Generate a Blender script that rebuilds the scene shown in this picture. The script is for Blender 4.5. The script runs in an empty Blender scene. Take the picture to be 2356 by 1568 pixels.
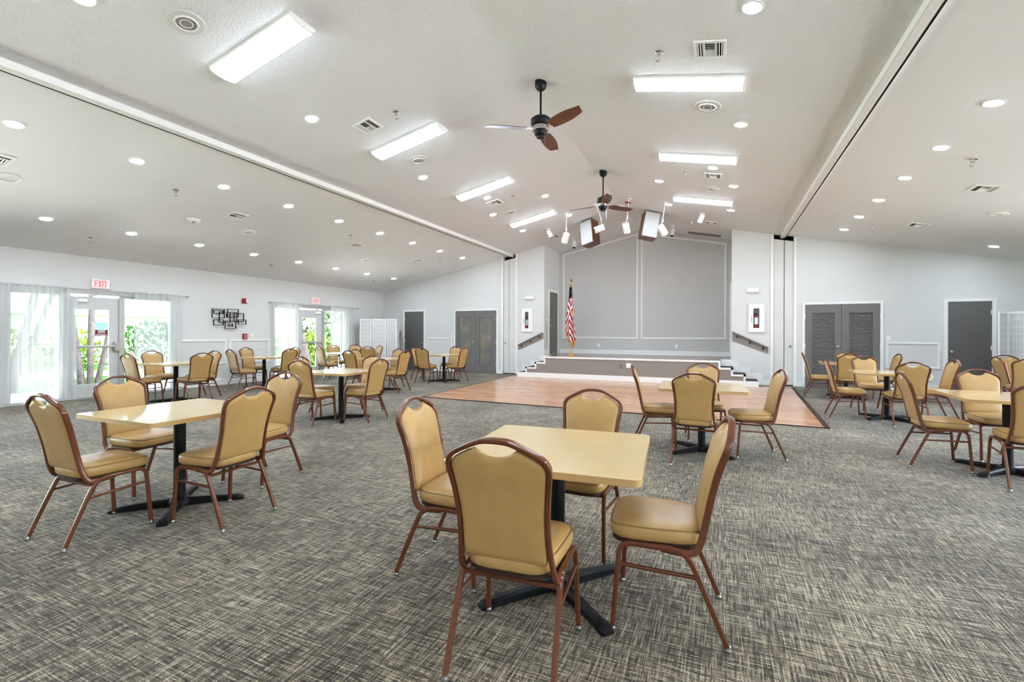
import bpy, math, random
from mathutils import Vector, Matrix
random.seed(7)
PI = math.pi
SC = bpy.context.scene
COL = SC.collection

# ------------------------------------------------------------------ helpers
def lin(c):
    c = c / 255.0
    return c / 12.92 if c <= 0.04045 else ((c + 0.055) / 1.055) ** 2.4
def rgb(r, g, b): return (lin(r), lin(g), lin(b), 1.0)

class MB:
    """collects shapes, builds one mesh object"""
    def __init__(s): s.v = []; s.f = []; s.mi = []; s.cur = 0
    def add(s, vs, fs):
        n = len(s.v); s.v += [tuple(v) for v in vs]
        for f in fs: s.f.append([i + n for i in f]); s.mi.append(s.cur)
        return s
    def box(s, x0, x1, y0, y1, z0, z1, m=None):
        vs = [(x0,y0,z0),(x1,y0,z0),(x1,y1,z0),(x0,y1,z0),(x0,y0,z1),(x1,y0,z1),(x1,y1,z1),(x0,y1,z1)]
        if m is not None: vs = [m @ Vector(v) for v in vs]
        return s.add(vs, [(3,2,1,0),(4,5,6,7),(0,1,5,4),(1,2,6,5),(2,3,7,6),(3,0,4,7)])
    def prism(s, pts, axis, a, b, m=None):
        """polygon pts (2-D) pushed along axis ('x': pts=(y,z), 'y': pts=(x,z), 'z': pts=(x,y)) from a to b"""
        def P(p, t):
            if axis == 'x': q = (t, p[0], p[1])
            elif axis == 'y': q = (p[0], t, p[1])
            else: q = (p[0], p[1], t)
            return m @ Vector(q) if m is not None else q
        n = len(pts)
        vs = [P(p, a) for p in pts] + [P(p, b) for p in pts]
        fs = [tuple(range(n))[::-1], tuple(range(n, 2 * n))] + [(i, (i + 1) % n, n + (i + 1) % n, n + i) for i in range(n)]
        return s.add(vs, fs)
    def lathe(s, prof, seg=20, m=None, cap=True):
        """prof: list of (r, z)"""
        vs = []; fs = []
        for r, z in prof:
            for k in range(seg):
                a = 2 * PI * k / seg; vs.append((r * math.cos(a), r * math.sin(a), z))
        for j in range(len(prof) - 1):
            for k in range(seg):
                k2 = (k + 1) % seg
                fs.append((j*seg+k, j*seg+k2, (j+1)*seg+k2, (j+1)*seg+k))
        if cap:
            fs.append(tuple(range(seg))[::-1]); fs.append(tuple((len(prof)-1)*seg + k for k in range(seg)))
        if m is not None: vs = [m @ Vector(v) for v in vs]
        return s.add(vs, fs)
    def tube(s, path, a, b, n0, start=None, seg=10, square=0.0, closed=False):
        """sweep an ellipse / rounded square (half sizes a along normal, b along binormal); n0 normal at index start"""
        P = [Vector(p) for p in path]; N = len(P)
        T = []
        for i in range(N):
            if closed: t = P[(i+1) % N] - P[i-1]
            else: t = P[min(i+1, N-1)] - P[max(i-1, 0)]
            T.append(t.normalized())
        st = 0 if start is None else start
        nor = [None] * N
        n = Vector(n0); n = (n - T[st] * n.dot(T[st])).normalized(); nor[st] = n
        for i in range(st + 1, N):
            m = nor[i-1] - T[i] * nor[i-1].dot(T[i]); nor[i] = m.normalized()
        for i in range(st - 1, -1, -1):
            m = nor[i+1] - T[i] * nor[i+1].dot(T[i]); nor[i] = m.normalized()
        vs = []; fs = []
        for i in range(N):
            bi = T[i].cross(nor[i])
            for k in range(seg):
                an = 2 * PI * (k + .5) / seg; c, d = math.cos(an), math.sin(an)
                if square:
                    e = max(abs(c), abs(d)); f = 1 + (1 / e - 1) * square
                    c *= f; d *= f
                vs.append(P[i] + nor[i] * (a * c) + bi * (b * d))
        R = N if closed else N - 1
        for i in range(R):
            j = (i + 1) % N
            for k in range(seg):
                k2 = (k + 1) % seg
                fs.append((i*seg+k, i*seg+k2, j*seg+k2, j*seg+k))
        if not closed:
            fs.append(tuple(range(seg))[::-1]); fs.append(tuple((N-1)*seg + k for k in range(seg)))
        return s.add(vs, fs)
    def bar(s, p, q, a, b=None, up=(0, 0, 1), seg=8, square=0.0):
        d = (Vector(q) - Vector(p)).normalized()
        u = Vector(up)
        if abs(d.dot(u)) > .95: u = Vector((1, 0, 0))
        return s.tube([p, q], a, a if b is None else b, u, seg=seg, square=square)
    def build(s, name, mats, parent=None, smooth=40, bevel=0.0, bseg=2):
        me = bpy.data.meshes.new(name)
        me.from_pydata(s.v, [], s.f)
        if not isinstance(mats, (list, tuple)): mats = [mats]
        for m in mats: me.materials.append(m)
        if len(mats) > 1:
            for p, i in zip(me.polygons, s.mi): p.material_index = i
        me.validate(); me.update()
        if smooth:
            me.polygons.foreach_set('use_smooth', [True] * len(me.polygons))
            me.set_sharp_from_angle(angle=math.radians(smooth))
        o = bpy.data.objects.new(name, me); COL.objects.link(o)
        if parent is not None: o.parent = parent
        if bevel:
            mo = o.modifiers.new('Bevel', 'BEVEL'); mo.width = bevel; mo.segments = bseg; mo.limit_method = 'ANGLE'
            mo.angle_limit = math.radians(35)
        return o

def spline(pts, per=5):
    """Catmull-Rom through pts"""
    P = [Vector(p) for p in pts]; out = []
    for i in range(len(P) - 1):
        p0 = P[max(i-1, 0)]; p1 = P[i]; p2 = P[i+1]; p3 = P[min(i+2, len(P)-1)]
        for k in range(per):
            t = k / per
            out.append(.5 * ((2*p1) + (p2-p0)*t + (2*p0-5*p1+4*p2-p3)*t*t + (3*p1-p0-3*p2+p3)*t**3))
    out.append(P[-1]); return out

def tag(o, label=None, cat=None, group=None, kind=None):
    if label: o['label'] = label
    if cat: o['category'] = cat
    if group: o['group'] = group
    if kind: o['kind'] = kind
    return o
def empty(name, loc=(0, 0, 0), rot=(0, 0, 0)):
    o = bpy.data.objects.new(name, None); COL.objects.link(o)
    o.location = loc; o.rotation_euler = rot; o.empty_display_size = .1
    return o
def kids(o): return KID.get(o.name, [])
KID = {}
def index_kids():
    KID.clear()
    for o in bpy.data.objects:
        if o.parent: KID.setdefault(o.parent.name, []).append(o)
def copy_tree(o, parent=None):
    c = o.copy(); COL.objects.link(c); c.parent = parent
    for ch in kids(o): copy_tree(ch, c)
    return c
def structure(o): o['kind'] = 'structure'; return o

# ------------------------------------------------------------------ materials
def new_mat(name):
    m = bpy.data.materials.new(name); m.use_nodes = True
    nt = m.node_tree; bs = nt.nodes['Principled BSDF']
    return m, nt, bs
def N(nt, t, **kw):
    n = nt.nodes.new(t)
    for k, v in kw.items():
        if k in n.inputs: n.inputs[k].default_value = v
        else: setattr(n, k, v)
    return n
def simple(name, col, rough=.5, spec=.5, metal=0.0, var=.06, scale=30.0, bump=0.0, bscale=None, coat=0.0, vec=None):
    """principled surface with a little noise in its colour and relief"""
    m, nt, bs = new_mat(name)
    L = nt.links
    tc = N(nt, 'ShaderNodeTexCoord')
    src = tc.outputs['Object']
    if vec:
        mp = N(nt, 'ShaderNodeMapping'); mp.inputs['Scale'].default_value = vec
        L.new(src, mp.inputs['Vector']); src = mp.outputs['Vector']
    nz = N(nt, 'ShaderNodeTexNoise', Scale=scale, Detail=3.0); L.new(src, nz.inputs['Vector'])
    r = N(nt, 'ShaderNodeValToRGB')
    c = rgb(*col)
    r.color_ramp.elements[0].color = tuple(x * (1 - var) for x in c[:3]) + (1,)
    r.color_ramp.elements[1].color = tuple(min(1, x * (1 + var)) for x in c[:3]) + (1,)
    r.color_ramp.elements[0].position = .3; r.color_ramp.elements[1].position = .7
    L.new(nz.outputs['Fac'], r.inputs['Fac']); L.new(r.outputs['Color'], bs.inputs['Base Color'])
    bs.inputs['Roughness'].default_value = rough
    bs.inputs['Specular IOR Level'].default_value = spec
    bs.inputs['Metallic'].default_value = metal
    if coat: bs.inputs['Coat Weight'].default_value = coat; bs.inputs['Coat Roughness'].default_value = .1
    if bump:
        b = N(nt, 'ShaderNodeBump', Strength=bump, Distance=.01)
        n2 = N(nt, 'ShaderNodeTexNoise', Scale=bscale or scale * 4, Detail=3.0); L.new(src, n2.inputs['Vector'])
        L.new(n2.outputs['Fac'], b.inputs['Height']); L.new(b.outputs['Normal'], bs.inputs['Normal'])
    return m
def emit(name, col, strength, base=(255, 255, 255)):
    m, nt, bs = new_mat(name)
    bs.inputs['Base Color'].default_value = rgb(*base)
    nz = N(nt, 'ShaderNodeTexNoise', Scale=5.0)
    mr = N(nt, 'ShaderNodeMapRange'); mr.inputs['To Min'].default_value = strength * .97; mr.inputs['To Max'].default_value = strength * 1.03
    nt.links.new(nz.outputs['Fac'], mr.inputs['Value']); nt.links.new(mr.outputs['Result'], bs.inputs['Emission Strength'])
    bs.inputs['Emission Color'].default_value = rgb(*col)
    return m

M = {}
M['wall'] = simple('wall_paint', (216, 215, 213), .85, .2, var=.012, scale=2.0, bump=.06, bscale=180)
M['stagewall'] = simple('stage_wall_paint', (200, 198, 196), .85, .2, var=.012, scale=2.0, bump=.06, bscale=180)
M['white'] = simple('white_trim_paint', (236, 235, 232), .45, .4, var=.01, scale=4)
M['panel'] = simple('folding_panel_paint', (214, 212, 208), .6, .3, var=.012, scale=3)
M['door'] = simple('grey_door_paint', (113, 109, 106), .5, .4, var=.02, scale=6)
M['doordark'] = simple('dark_grey_door_paint', (98, 95, 93), .42, .45, var=.02, scale=6)
M['fascia'] = simple('taupe_stage_paint', (141, 132, 126), .6, .35, var=.02, scale=4)
M['frame'] = simple('brown_powder_coat', (104, 57, 35), .2, .6, metal=.15, var=.10, scale=45)
M['vinyl'] = simple('tan_vinyl', (182, 146, 91), .30, .45, var=.05, scale=14, bump=.10, bscale=420)
M['piping'] = simple('tan_vinyl_piping', (148, 114, 64), .45, .4, var=.05, scale=30)
M['pan'] = simple('dark_seat_board', (52, 32, 22), .6, .3, var=.08, scale=20)
M['glide'] = simple('steel_glide', (150, 148, 144), .25, .6, metal=.8, var=.05, scale=60)
M['laminate'] = simple('cream_laminate', (206, 178, 130), .14, .5, var=.02, scale=9)
M['edge'] = simple('cream_edge_band', (186, 152, 100), .40, .45, var=.03, scale=12)
M['iron'] = simple('black_cast_iron', (9, 9, 11), .5, .25, var=.15, scale=25, bump=.08, bscale=140)
M['black'] = simple('black_metal', (9, 9, 10), .4, .3, var=.1, scale=30)
M['chrome'] = simple('chrome', (214, 213, 210), .16, .6, metal=1.0, var=.03, scale=20)
M['nickel'] = simple('satin_nickel', (190, 187, 182), .3, .6, metal=.9, var=.04, scale=30)
M['alu'] = simple('grey_aluminium', (188, 187, 185), .4, .5, metal=.3, var=.03, scale=12)
M['doorwhite'] = simple('white_grey_door_paint', (205, 204, 203), .5, .4, var=.015, scale=5)
M['plastic'] = simple('white_plastic', (240, 239, 236), .4, .4, var=.01, scale=10)
M['grille'] = simple('grey_grille_cloth', (150, 149, 147), .7, .3, var=.06, scale=300)
M['cloth'] = simple('pale_speaker_cloth', (190, 189, 187), .8, .2, var=.04, scale=200)
M['dark'] = simple('gap_shade_black', (12, 12, 12), .9, .1, var=.1, scale=10)  # near-black colour stands in for the shade inside openings and gaps
M['red'] = simple('red_enamel', (150, 22, 24), .4, .5, var=.04, scale=20)
M['maroon'] = simple('maroon_sign', (112, 24, 34), .4, .4, var=.03, scale=20)
M['signtext'] = simple('white_lettering', (238, 236, 234), .5, .3, var=.01, scale=20)
M['pinktext'] = simple('pale_pink_plate', (226, 168, 170), .5, .3, var=.02, scale=20)
M['extred'] = simple('extinguisher_red', (150, 30, 30), .3, .5, var=.03, scale=20)
M['cabint'] = simple('cabinet_inside', (120, 119, 118), .6, .3, var=.03, scale=20)
M['treads'] = simple('dark_tread_carpet', (78, 71, 64), .9, .1, var=.15, scale=160)
M['bluesign'] = simple('dark_blue_cloth', (18, 22, 48), .8, .2, var=.1, scale=60)
M['flagred'] = simple('red_cloth', (158, 26, 32), .75, .2, var=.06, scale=50)
M['flagwhite'] = simple('white_cloth', (228, 225, 222), .75, .2, var=.03, scale=50)
M['gold'] = simple('gold_fringe', (206, 150, 74), .7, .3, var=.1, scale=120)
M['grass'] = simple('lawn', (74, 112, 40), .9, .1, var=.45, scale=1.6)
M['bark'] = simple('bark', (92, 86, 84), .9, .1, var=.3, scale=9, bump=.5, bscale=40)
M['leaf'] = simple('leaves', (70, 112, 34), .6, .3, var=.4, scale=5)
M['leaf2'] = simple('yellow_green_leaves', (116, 138, 44), .6, .3, var=.35, scale=5)
M['house'] = simple('pale_house_wall', (206, 208, 212), .8, .2, var=.03, scale=2)
M['roof'] = simple('blue_grey_roof', (112, 128, 158), .8, .2, var=.1, scale=6)
M['path'] = simple('pale_path', (202, 199, 193), .9, .1, var=.06, scale=6)
M['fluor'] = emit('lit_diffuser', (222, 238, 255), 3.2)
M['led'] = emit('lit_downlight_lens', (222, 238, 255), 40.0)
M['exitred'] = emit('lit_red_letters', (255, 40, 45), 1.2, base=(220, 40, 40))

def ceiling_mat():
    m, nt, bs = new_mat('knockdown_ceiling_paint'); L = nt.links
    bs.inputs['Base Color'].default_value = rgb(229, 229, 230); bs.inputs['Roughness'].default_value = .75
    bs.inputs['Specular IOR Level'].default_value = .3
    tc = N(nt, 'ShaderNodeTexCoord')
    n1 = N(nt, 'ShaderNodeTexNoise', Scale=42.0, Detail=3.0, Roughness=.55); L.new(tc.outputs['Object'], n1.inputs['Vector'])
    r = N(nt, 'ShaderNodeValToRGB'); r.color_ramp.elements[0].position = .46; r.color_ramp.elements[1].position = .58
    L.new(n1.outputs['Fac'], r.inputs['Fac'])
    b = N(nt, 'ShaderNodeBump', Strength=.65, Distance=.008); L.new(r.outputs['Color'], b.inputs['Height'])
    L.new(b.outputs['Normal'], bs.inputs['Normal'])
    return m
M['ceil'] = ceiling_mat()
M['ceilflat'] = simple('smooth_ceiling_paint', (229, 229, 230), .75, .3, var=.008, scale=2, bump=.05, bscale=90)

def carpet_mat():
    m, nt, bs = new_mat('woven_carpet'); L = nt.links
    tc = N(nt, 'ShaderNodeTexCoord')
    def streak(sx, sy, det, off):
        mp = N(nt, 'ShaderNodeMapping'); mp.inputs['Scale'].default_value = (sx, sy, 1); mp.inputs['Location'].default_value = (off, off * 1.7, 0)
        L.new(tc.outputs['Object'], mp.inputs['Vector'])
        n = N(nt, 'ShaderNodeTexNoise', Scale=1.0, Detail=det, Roughness=.6); n.noise_dimensions = '2D'
        L.new(mp.outputs['Vector'], n.inputs['Vector']); return n.outputs['Fac']
    def mth(op, a, b):
        n = N(nt, 'ShaderNodeMath', operation=op)
        for i, x in enumerate((a, b)):
            if isinstance(x, (int, float)): n.inputs[i].default_value = x
            else: L.new(x, n.inputs[i])
        return n.outputs[0]
    a = streak(4, 150, 2, 3.1); b = streak(150, 4, 2, 7.7)
    a2 = streak(9, 90, 2, 11.0); b2 = streak(90, 9, 2, 17.0)
    hi = mth('MAXIMUM', a, b); lo = mth('MINIMUM', a2, b2)
    base = mth('ADD', mth('MULTIPLY', hi, .62), mth('MULTIPLY', lo, .52))
    big = streak(1.1, 1.1, 3, 5.0); fine = streak(260, 260, 2, 2.0)
    v = mth('ADD', base, mth('MULTIPLY', mth('SUBTRACT', big, .5), .16))
    v = mth('ADD', v, mth('MULTIPLY', mth('SUBTRACT', fine, .5), .22))
    r = N(nt, 'ShaderNodeValToRGB'); e = r.color_ramp.elements
    e[0].position = .40; e[0].color = rgb(34, 28, 22)
    e[1].position = .74; e[1].color = rgb(186, 172, 147)
    x = e.new(.50); x.color = rgb(61, 53, 43)
    x = e.new(.58); x.color = rgb(98, 87, 72)
    L.new(v, r.inputs['Fac'])
    tint = N(nt, 'ShaderNodeMix'); tint.data_type = 'RGBA'; tint.blend_type = 'MULTIPLY'; tint.inputs[0].default_value = 1.0
    r2 = N(nt, 'ShaderNodeValToRGB'); r2.color_ramp.elements[0].color = (.93, .9, .86, 1); r2.color_ramp.elements[1].color = (.98, 1, 1.0, 1)
    r2.color_ramp.elements[0].position = .35; r2.color_ramp.elements[1].position = .65
    L.new(streak(.5, .5, 2, 9.0), r2.inputs['Fac'])
    L.new(r.outputs['Color'], tint.inputs[6]); L.new(r2.outputs['Color'], tint.inputs[7])
    L.new(tint.outputs[2], bs.inputs['Base Color'])
    bs.inputs['Roughness'].default_value = .9; bs.inputs['Specular IOR Level'].default_value = .15
    bs.inputs['Sheen Weight'].default_value = .12
    bp = N(nt, 'ShaderNodeBump', Strength=.35, Distance=.004); L.new(v, bp.inputs['Height']); L.new(bp.outputs['Normal'], bs.inputs['Normal'])
    return m
M['carpet'] = carpet_mat()

def wood_mat(name, c1, c2, c3, rough, pw, pl, along_x=True):
    """strip planks along x (or y), each board its own tone"""
    m, nt, bs = new_mat(name); L = nt.links
    tc = N(nt, 'ShaderNodeTexCoord')
    mp = N(nt, 'ShaderNodeMapping')
    if not along_x: mp.inputs['Rotation'].default_value = (0, 0, PI / 2)
    L.new(tc.outputs['Object'], mp.inputs['Vector'])
    br = N(nt, 'ShaderNodeTexBrick'); br.inputs['Scale'].default_value = 1.0
    br.inputs['Brick Width'].default_value = pl; br.inputs['Row Height'].default_value = pw
    br.inputs['Mortar Size'].default_value = .0012; br.inputs['Bias'].default_value = 0.0
    br.inputs['Color1'].default_value = rgb(*c1); br.inputs['Color2'].default_value = rgb(*c2); br.inputs['Mortar'].default_value = rgb(*c3)
    br.offset = .37
    L.new(mp.outputs['Vector'], br.inputs['Vector'])
    g = N(nt, 'ShaderNodeMapping'); g.inputs['Scale'].default_value = (2.0, 60, 60); L.new(mp.outputs['Vector'], g.inputs['Vector'])
    nz = N(nt, 'ShaderNodeTexNoise', Scale=1.0, Detail=4.0); L.new(g.outputs['Vector'], nz.inputs['Vector'])
    rr = N(nt, 'ShaderNodeValToRGB'); rr.color_ramp.elements[0].color = (.8, .77, .74, 1); rr.color_ramp.elements[1].color = (1.08, 1.06, 1.04, 1)
    rr.color_ramp.elements[0].position = .3; rr.color_ramp.elements[1].position = .7
    L.new(nz.outputs['Fac'], rr.inputs['Fac'])
    mx = N(nt, 'ShaderNodeMix'); mx.data_type = 'RGBA'; mx.blend_type = 'MULTIPLY'; mx.inputs[0].default_value = 1.0
    L.new(br.outputs['Color'], mx.inputs[6]); L.new(rr.outputs['Color'], mx.inputs[7])
    L.new(mx.outputs[2], bs.inputs['Base Color'])
    bs.inputs['Roughness'].default_value = rough; bs.inputs['Specular IOR Level'].default_value = .5
    return m
M['dance'] = wood_mat('oak_strip_floor', (212, 164, 126), (178, 128, 96), (136, 94, 68), .2, .062, .75)
M['stagefloor'] = wood_mat('stage_boards', (150, 128, 112), (128, 108, 96), (90, 76, 66), .2, .08, 1.2)

def blade_mat():
    m, nt, bs = new_mat('walnut_veneer'); L = nt.links
    tc = N(nt, 'ShaderNodeTexCoord'); mp = N(nt, 'ShaderNodeMapping'); mp.inputs['Scale'].default_value = (4, 38, 38)
    L.new(tc.outputs['Object'], mp.inputs['Vector'])
    nz = N(nt, 'ShaderNodeTexNoise', Scale=1.0, Detail=4.0, Distortion=.6); L.new(mp.outputs['Vector'], nz.inputs['Vector'])
    r = N(nt, 'ShaderNodeValToRGB'); r.color_ramp.elements[0].color = rgb(66, 36, 22); r.color_ramp.elements[1].color = rgb(126, 76, 48)
    r.color_ramp.elements[0].position = .3; r.color_ramp.elements[1].position = .72
    L.new(nz.outputs['Fac'], r.inputs['Fac']); L.new(r.outputs['Color'], bs.inputs['Base Color'])
    bs.inputs['Roughness'].default_value = .3
    return m
M['blade'] = blade_mat()

def glass_mat():
    m, nt, bs = new_mat('clear_glass'); L = nt.links
    nt.nodes.remove(bs); out = nt.nodes['Material Output']
    t = N(nt, 'ShaderNodeBsdfTransparent'); t.inputs['Color'].default_value = (.95, .97, .97, 1)
    g = N(nt, 'ShaderNodeBsdfGlossy'); g.inputs['Roughness'].default_value = .02
    f = N(nt, 'ShaderNodeFresnel', IOR=1.25)
    mx = N(nt, 'ShaderNodeMixShader'); L.new(f.outputs[0], mx.inputs[0]); L.new(t.outputs[0], mx.inputs[1]); L.new(g.outputs[0], mx.inputs[2])
    L.new(mx.outputs[0], out.inputs['Surface']); return m
M['glass'] = glass_mat()
def sheer_mat():
    m, nt, bs = new_mat('sheer_voile'); L = nt.links
    nt.nodes.remove(bs); out = nt.nodes['Material Output']
    t = N(nt, 'ShaderNodeBsdfTransparent'); t.inputs['Color'].default_value = (1, 1, 1, 1)
    d = N(nt, 'ShaderNodeBsdfDiffuse'); d.inputs['Color'].default_value = rgb(222, 222, 223)
    tl = N(nt, 'ShaderNodeBsdfTranslucent'); tl.inputs['Color'].default_value = rgb(238, 240, 243)
    m1 = N(nt, 'ShaderNodeMixShader'); m1.inputs[0].default_value = .25; L.new(d.outputs[0], m1.inputs[1]); L.new(tl.outputs[0], m1.inputs[2])
    tc = N(nt, 'ShaderNodeTexCoord'); nz = N(nt, 'ShaderNodeTexNoise', Scale=220.0); L.new(tc.outputs['Object'], nz.inputs['Vector'])
    mr = N(nt, 'ShaderNodeMapRange'); mr.inputs['To Min'].default_value = .58; mr.inputs['To Max'].default_value = .72; L.new(nz.outputs['Fac'], mr.inputs['Value'])
    m2 = N(nt, 'ShaderNodeMixShader'); L.new(mr.outputs['Result'], m2.inputs[0]); L.new(t.outputs[0], m2.inputs[1]); L.new(m1.outputs[0], m2.inputs[2])
    L.new(m2.outputs[0], out.inputs['Surface']); return m
M['sheer'] = sheer_mat()
def frosted_mat():
    """cloudy obscure glass of the grey doors"""
    m, nt, bs = new_mat('cloudy_door_glass'); L = nt.links
    tc = N(nt, 'ShaderNodeTexCoord'); nz = N(nt, 'ShaderNodeTexNoise', Scale=2.2, Detail=2.0); L.new(tc.outputs['Object'], nz.inputs['Vector'])
    r = N(nt, 'ShaderNodeValToRGB'); e = r.color_ramp.elements
    e[0].color = rgb(104, 104, 110); e[1].color = rgb(140, 130, 122); e[0].position = .35; e[1].position = .68
    x = e.new(.52); x.color = rgb(118, 116, 102)
    L.new(nz.outputs['Fac'], r.inputs['Fac']); L.new(r.outputs['Color'], bs.inputs['Base Color'])
    bs.inputs['Roughness'].default_value = .3; return m
M['frosted'] = frosted_mat()
def wave_mat():
    """carved ripple panel"""
    m, nt, bs = new_mat('ripple_panel'); L = nt.links
    tc = N(nt, 'ShaderNodeTexCoord'); w = N(nt, 'ShaderNodeTexWave', Scale=9.0, Distortion=5.0); w.bands_direction = 'Z'
    w.inputs['Detail'].default_value = 2.0; w.inputs['Detail Scale'].default_value = 1.6
    mp = N(nt, 'ShaderNodeMapping'); mp.inputs['Scale'].default_value = (.5, .5, 1.0); L.new(tc.outputs['Object'], mp.inputs['Vector']); L.new(mp.outputs['Vector'], w.inputs['Vector'])
    r = N(nt, 'ShaderNodeValToRGB'); r.color_ramp.elements[0].color = rgb(52, 51, 50); r.color_ramp.elements[1].color = rgb(126, 123, 120)
    L.new(w.outputs['Fac'], r.inputs['Fac']); L.new(r.outputs['Color'], bs.inputs['Base Color'])
    b = N(nt, 'ShaderNodeBump', Strength=.8, Distance=.01); L.new(w.outputs['Fac'], b.inputs['Height']); L.new(b.outputs['Normal'], bs.inputs['Normal'])
    bs.inputs['Roughness'].default_value = .5; return m
M['ripple'] = wave_mat()
M['paper'] = simple('rice_paper', (204, 205, 206), .8, .2, var=.02, scale=12)

# ------------------------------------------------------------------ room dimensions
XL, XR, YB0, YF, YB = -11.5, 6.76, -4.4, 13.85, 15.35
RX, RZ, S = -2.37, 4.71, .206
ANG = math.atan(S)
def ceil(x): return RZ - S * abs(x - RX)

# ------------------------------------------------------------------ shell
b = MB(); b.box(XL - .15, XR + .15, YB0 - .15, YB + .2, -.12, 0)
structure(b.build('floor', M['carpet'], smooth=0))
b = MB(); b.prism([(-5.62, 8.03), (1.36, 7.82), (1.62, 13.3), (-5.93, 13.3)], 'z', .0, .012)
tag(b.build('dance_floor', M['dance'], smooth=0), kind='structure')
b = MB()
b.prism([(1.36, 7.80), (1.43, 7.79), (1.69, 13.3), (1.62, 13.3)], 'z', 0, .014)
b.prism([(-5.64, 8.01), (1.43, 7.80), (1.43, 7.82), (-5.64, 8.04)], 'z', 0, .014)
b.prism([(-5.65, 8.03), (-5.62, 8.03), (-5.93, 13.3), (-5.96, 13.3)], 'z', 0, .014)
structure(b.build('trim_1', M['pan'], smooth=0))
b = MB(); xa, xc = -6.27, 1.50
b.prism([(xa, ceil(xa)), (RX, RZ), (xc, ceil(xc)), (xc, ceil(xc) + .12), (RX, RZ + .12), (xa, ceil(xa) + .12)], 'y', YB0 - .15, YB + .2)
structure(b.build('ceiling', M['ceil'], smooth=0))
for x0, x1 in ((XL - .2, xa), (xc, XR + .2)):
    b = MB(); b.prism([(x0, ceil(x0)), (x1, ceil(x1)), (x1, ceil(x1) + .12), (x0, ceil(x0) + .12)], 'y', YB0 - .15, YB + .2)
    structure(b.build('ceiling', M['ceilflat'], smooth=0))

def gable(x0, x1, z0=0.0):
    pts = [(x0, z0), (x1, z0), (x1, ceil(x1) + .06)]
    if x0 < RX < x1: pts.append((RX, RZ + .06))
    pts.append((x0, ceil(x0) + .06)); return pts
# end wall to the left of the stage, piers, stage recess, right of the stage
b = MB(); b.prism(gable(XL - .15, -6.53), 'y', YF, YF + .15)
structure(b.build('wall_front', M['wall'], smooth=0))
b = MB(); b.prism(gable(1.80, XR + .15), 'y', YF, YF + .15)
structure(b.build('wall_front.001', M['wall'], smooth=0))
b = MB(); b.prism(gable(-6.09, -5.10), 'y', YF, YB + .15)
structure(b.build('wall_pier', M['wall'], smooth=0))
b = MB(); b.prism(gable(.29, 1.28), 'y', YF, YB + .15)
structure(b.build('wall_pier.001', M['wall'], smooth=0))
b = MB(); b.prism(gable(-5.10, .29), 'y', YB, YB + .15)
structure(b.build('wall_stage', M['stagewall'], smooth=0))
b = MB(); b.prism(gable(XL - .15, XR + .15), 'y', YB0 - .15, YB0)
structure(b.build('wall_back', M['wall'], smooth=0))
RO = [(-3.4, .2), (1.6, 5.2), (6.6, 10.2)]  # added window openings, there to brighten the ceilings from the side
b = MB(); ys = [YB0] + [q for o in RO for q in o] + [YF]
for k in range(0, len(ys), 2): b.box(XR, XR + .15, ys[k], ys[k + 1], 0, ceil(XR) + .05)
for y0, y1 in RO: b.box(XR, XR + .15, y0, y1, 2.3, ceil(XR) + .05)
structure(b.build('wall_right', M['wall'], smooth=0))
# window wall with two openings, plus one added out of view for daylight
OP = [(3.80, 6.58), (9.16, 11.98)]; OZ = 2.14; OQ = (-3.6, 2.6)
b = MB(); zt = ceil(XL) + .03
for y0, y1 in ((YB0, OQ[0]), (OQ[1], OP[0][0]), (OP[0][1], OP[1][0]), (OP[1][1], YF)): b.box(XL - .15, XL, y0, y1, 0, zt)
for y0, y1 in OP + [OQ]: b.box(XL - .15, XL, y0, y1, OZ, zt)
structure(b.build('wall_left', M['wall'], smooth=0))
# black boards painted as the shade in the recesses of the folding partitions
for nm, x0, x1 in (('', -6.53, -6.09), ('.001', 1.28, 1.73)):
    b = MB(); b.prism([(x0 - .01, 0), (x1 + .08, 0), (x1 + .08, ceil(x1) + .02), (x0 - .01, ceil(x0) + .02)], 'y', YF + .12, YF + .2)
    structure(b.build('wall_recess_shade' + nm, M['dark'], smooth=0))

b = MB(); x0, x1 = XL - 1.1, XL - .2
b.prism([(x0, ceil(x0)), (x1, ceil(x1)), (x1, ceil(x1) + .12), (x0, ceil(x0) + .12)], 'y', YB0 - .5, YB + .5)
structure(b.build('sunshade_eave', M['ceilflat'], smooth=0))  # added unseen overhang that keeps direct sun off the curtains
# ------------------------------------------------------------------ beams (operable wall tracks)
def beam(name, x0, x1, inner_right):
    root = structure(empty(name, (0, 0, 0)))
    zc = max(ceil(x0), ceil(x1)) + .02; zb = 3.845
    b = MB(); b.box(x0, x1, YB0, YF + .1, zb, zc); structure(b.build('track_casing', M['white'], root, smooth=0))
    xs = x0 + .015 if inner_right else x1 - .015
    b = MB(); b.box(xs - .008, xs + .008, YB0, YF + .1, zb - .004, zb + .002); structure(b.build('track_slot', M['dark'], root, smooth=0))
    xm = (x0 + x1) / 2 + (.02 if inner_right else -.02)
    b = MB(); b.box(xm - .035, xm + .035, YB0, YF + .1, zb - .003, zb + .002); structure(b.build('track_strip', M['panel'], root, smooth=0))
    return root
beam('beam_left', -6.345, -6.20, True)
beam('beam_right', 1.44, 1.56, False)

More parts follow.
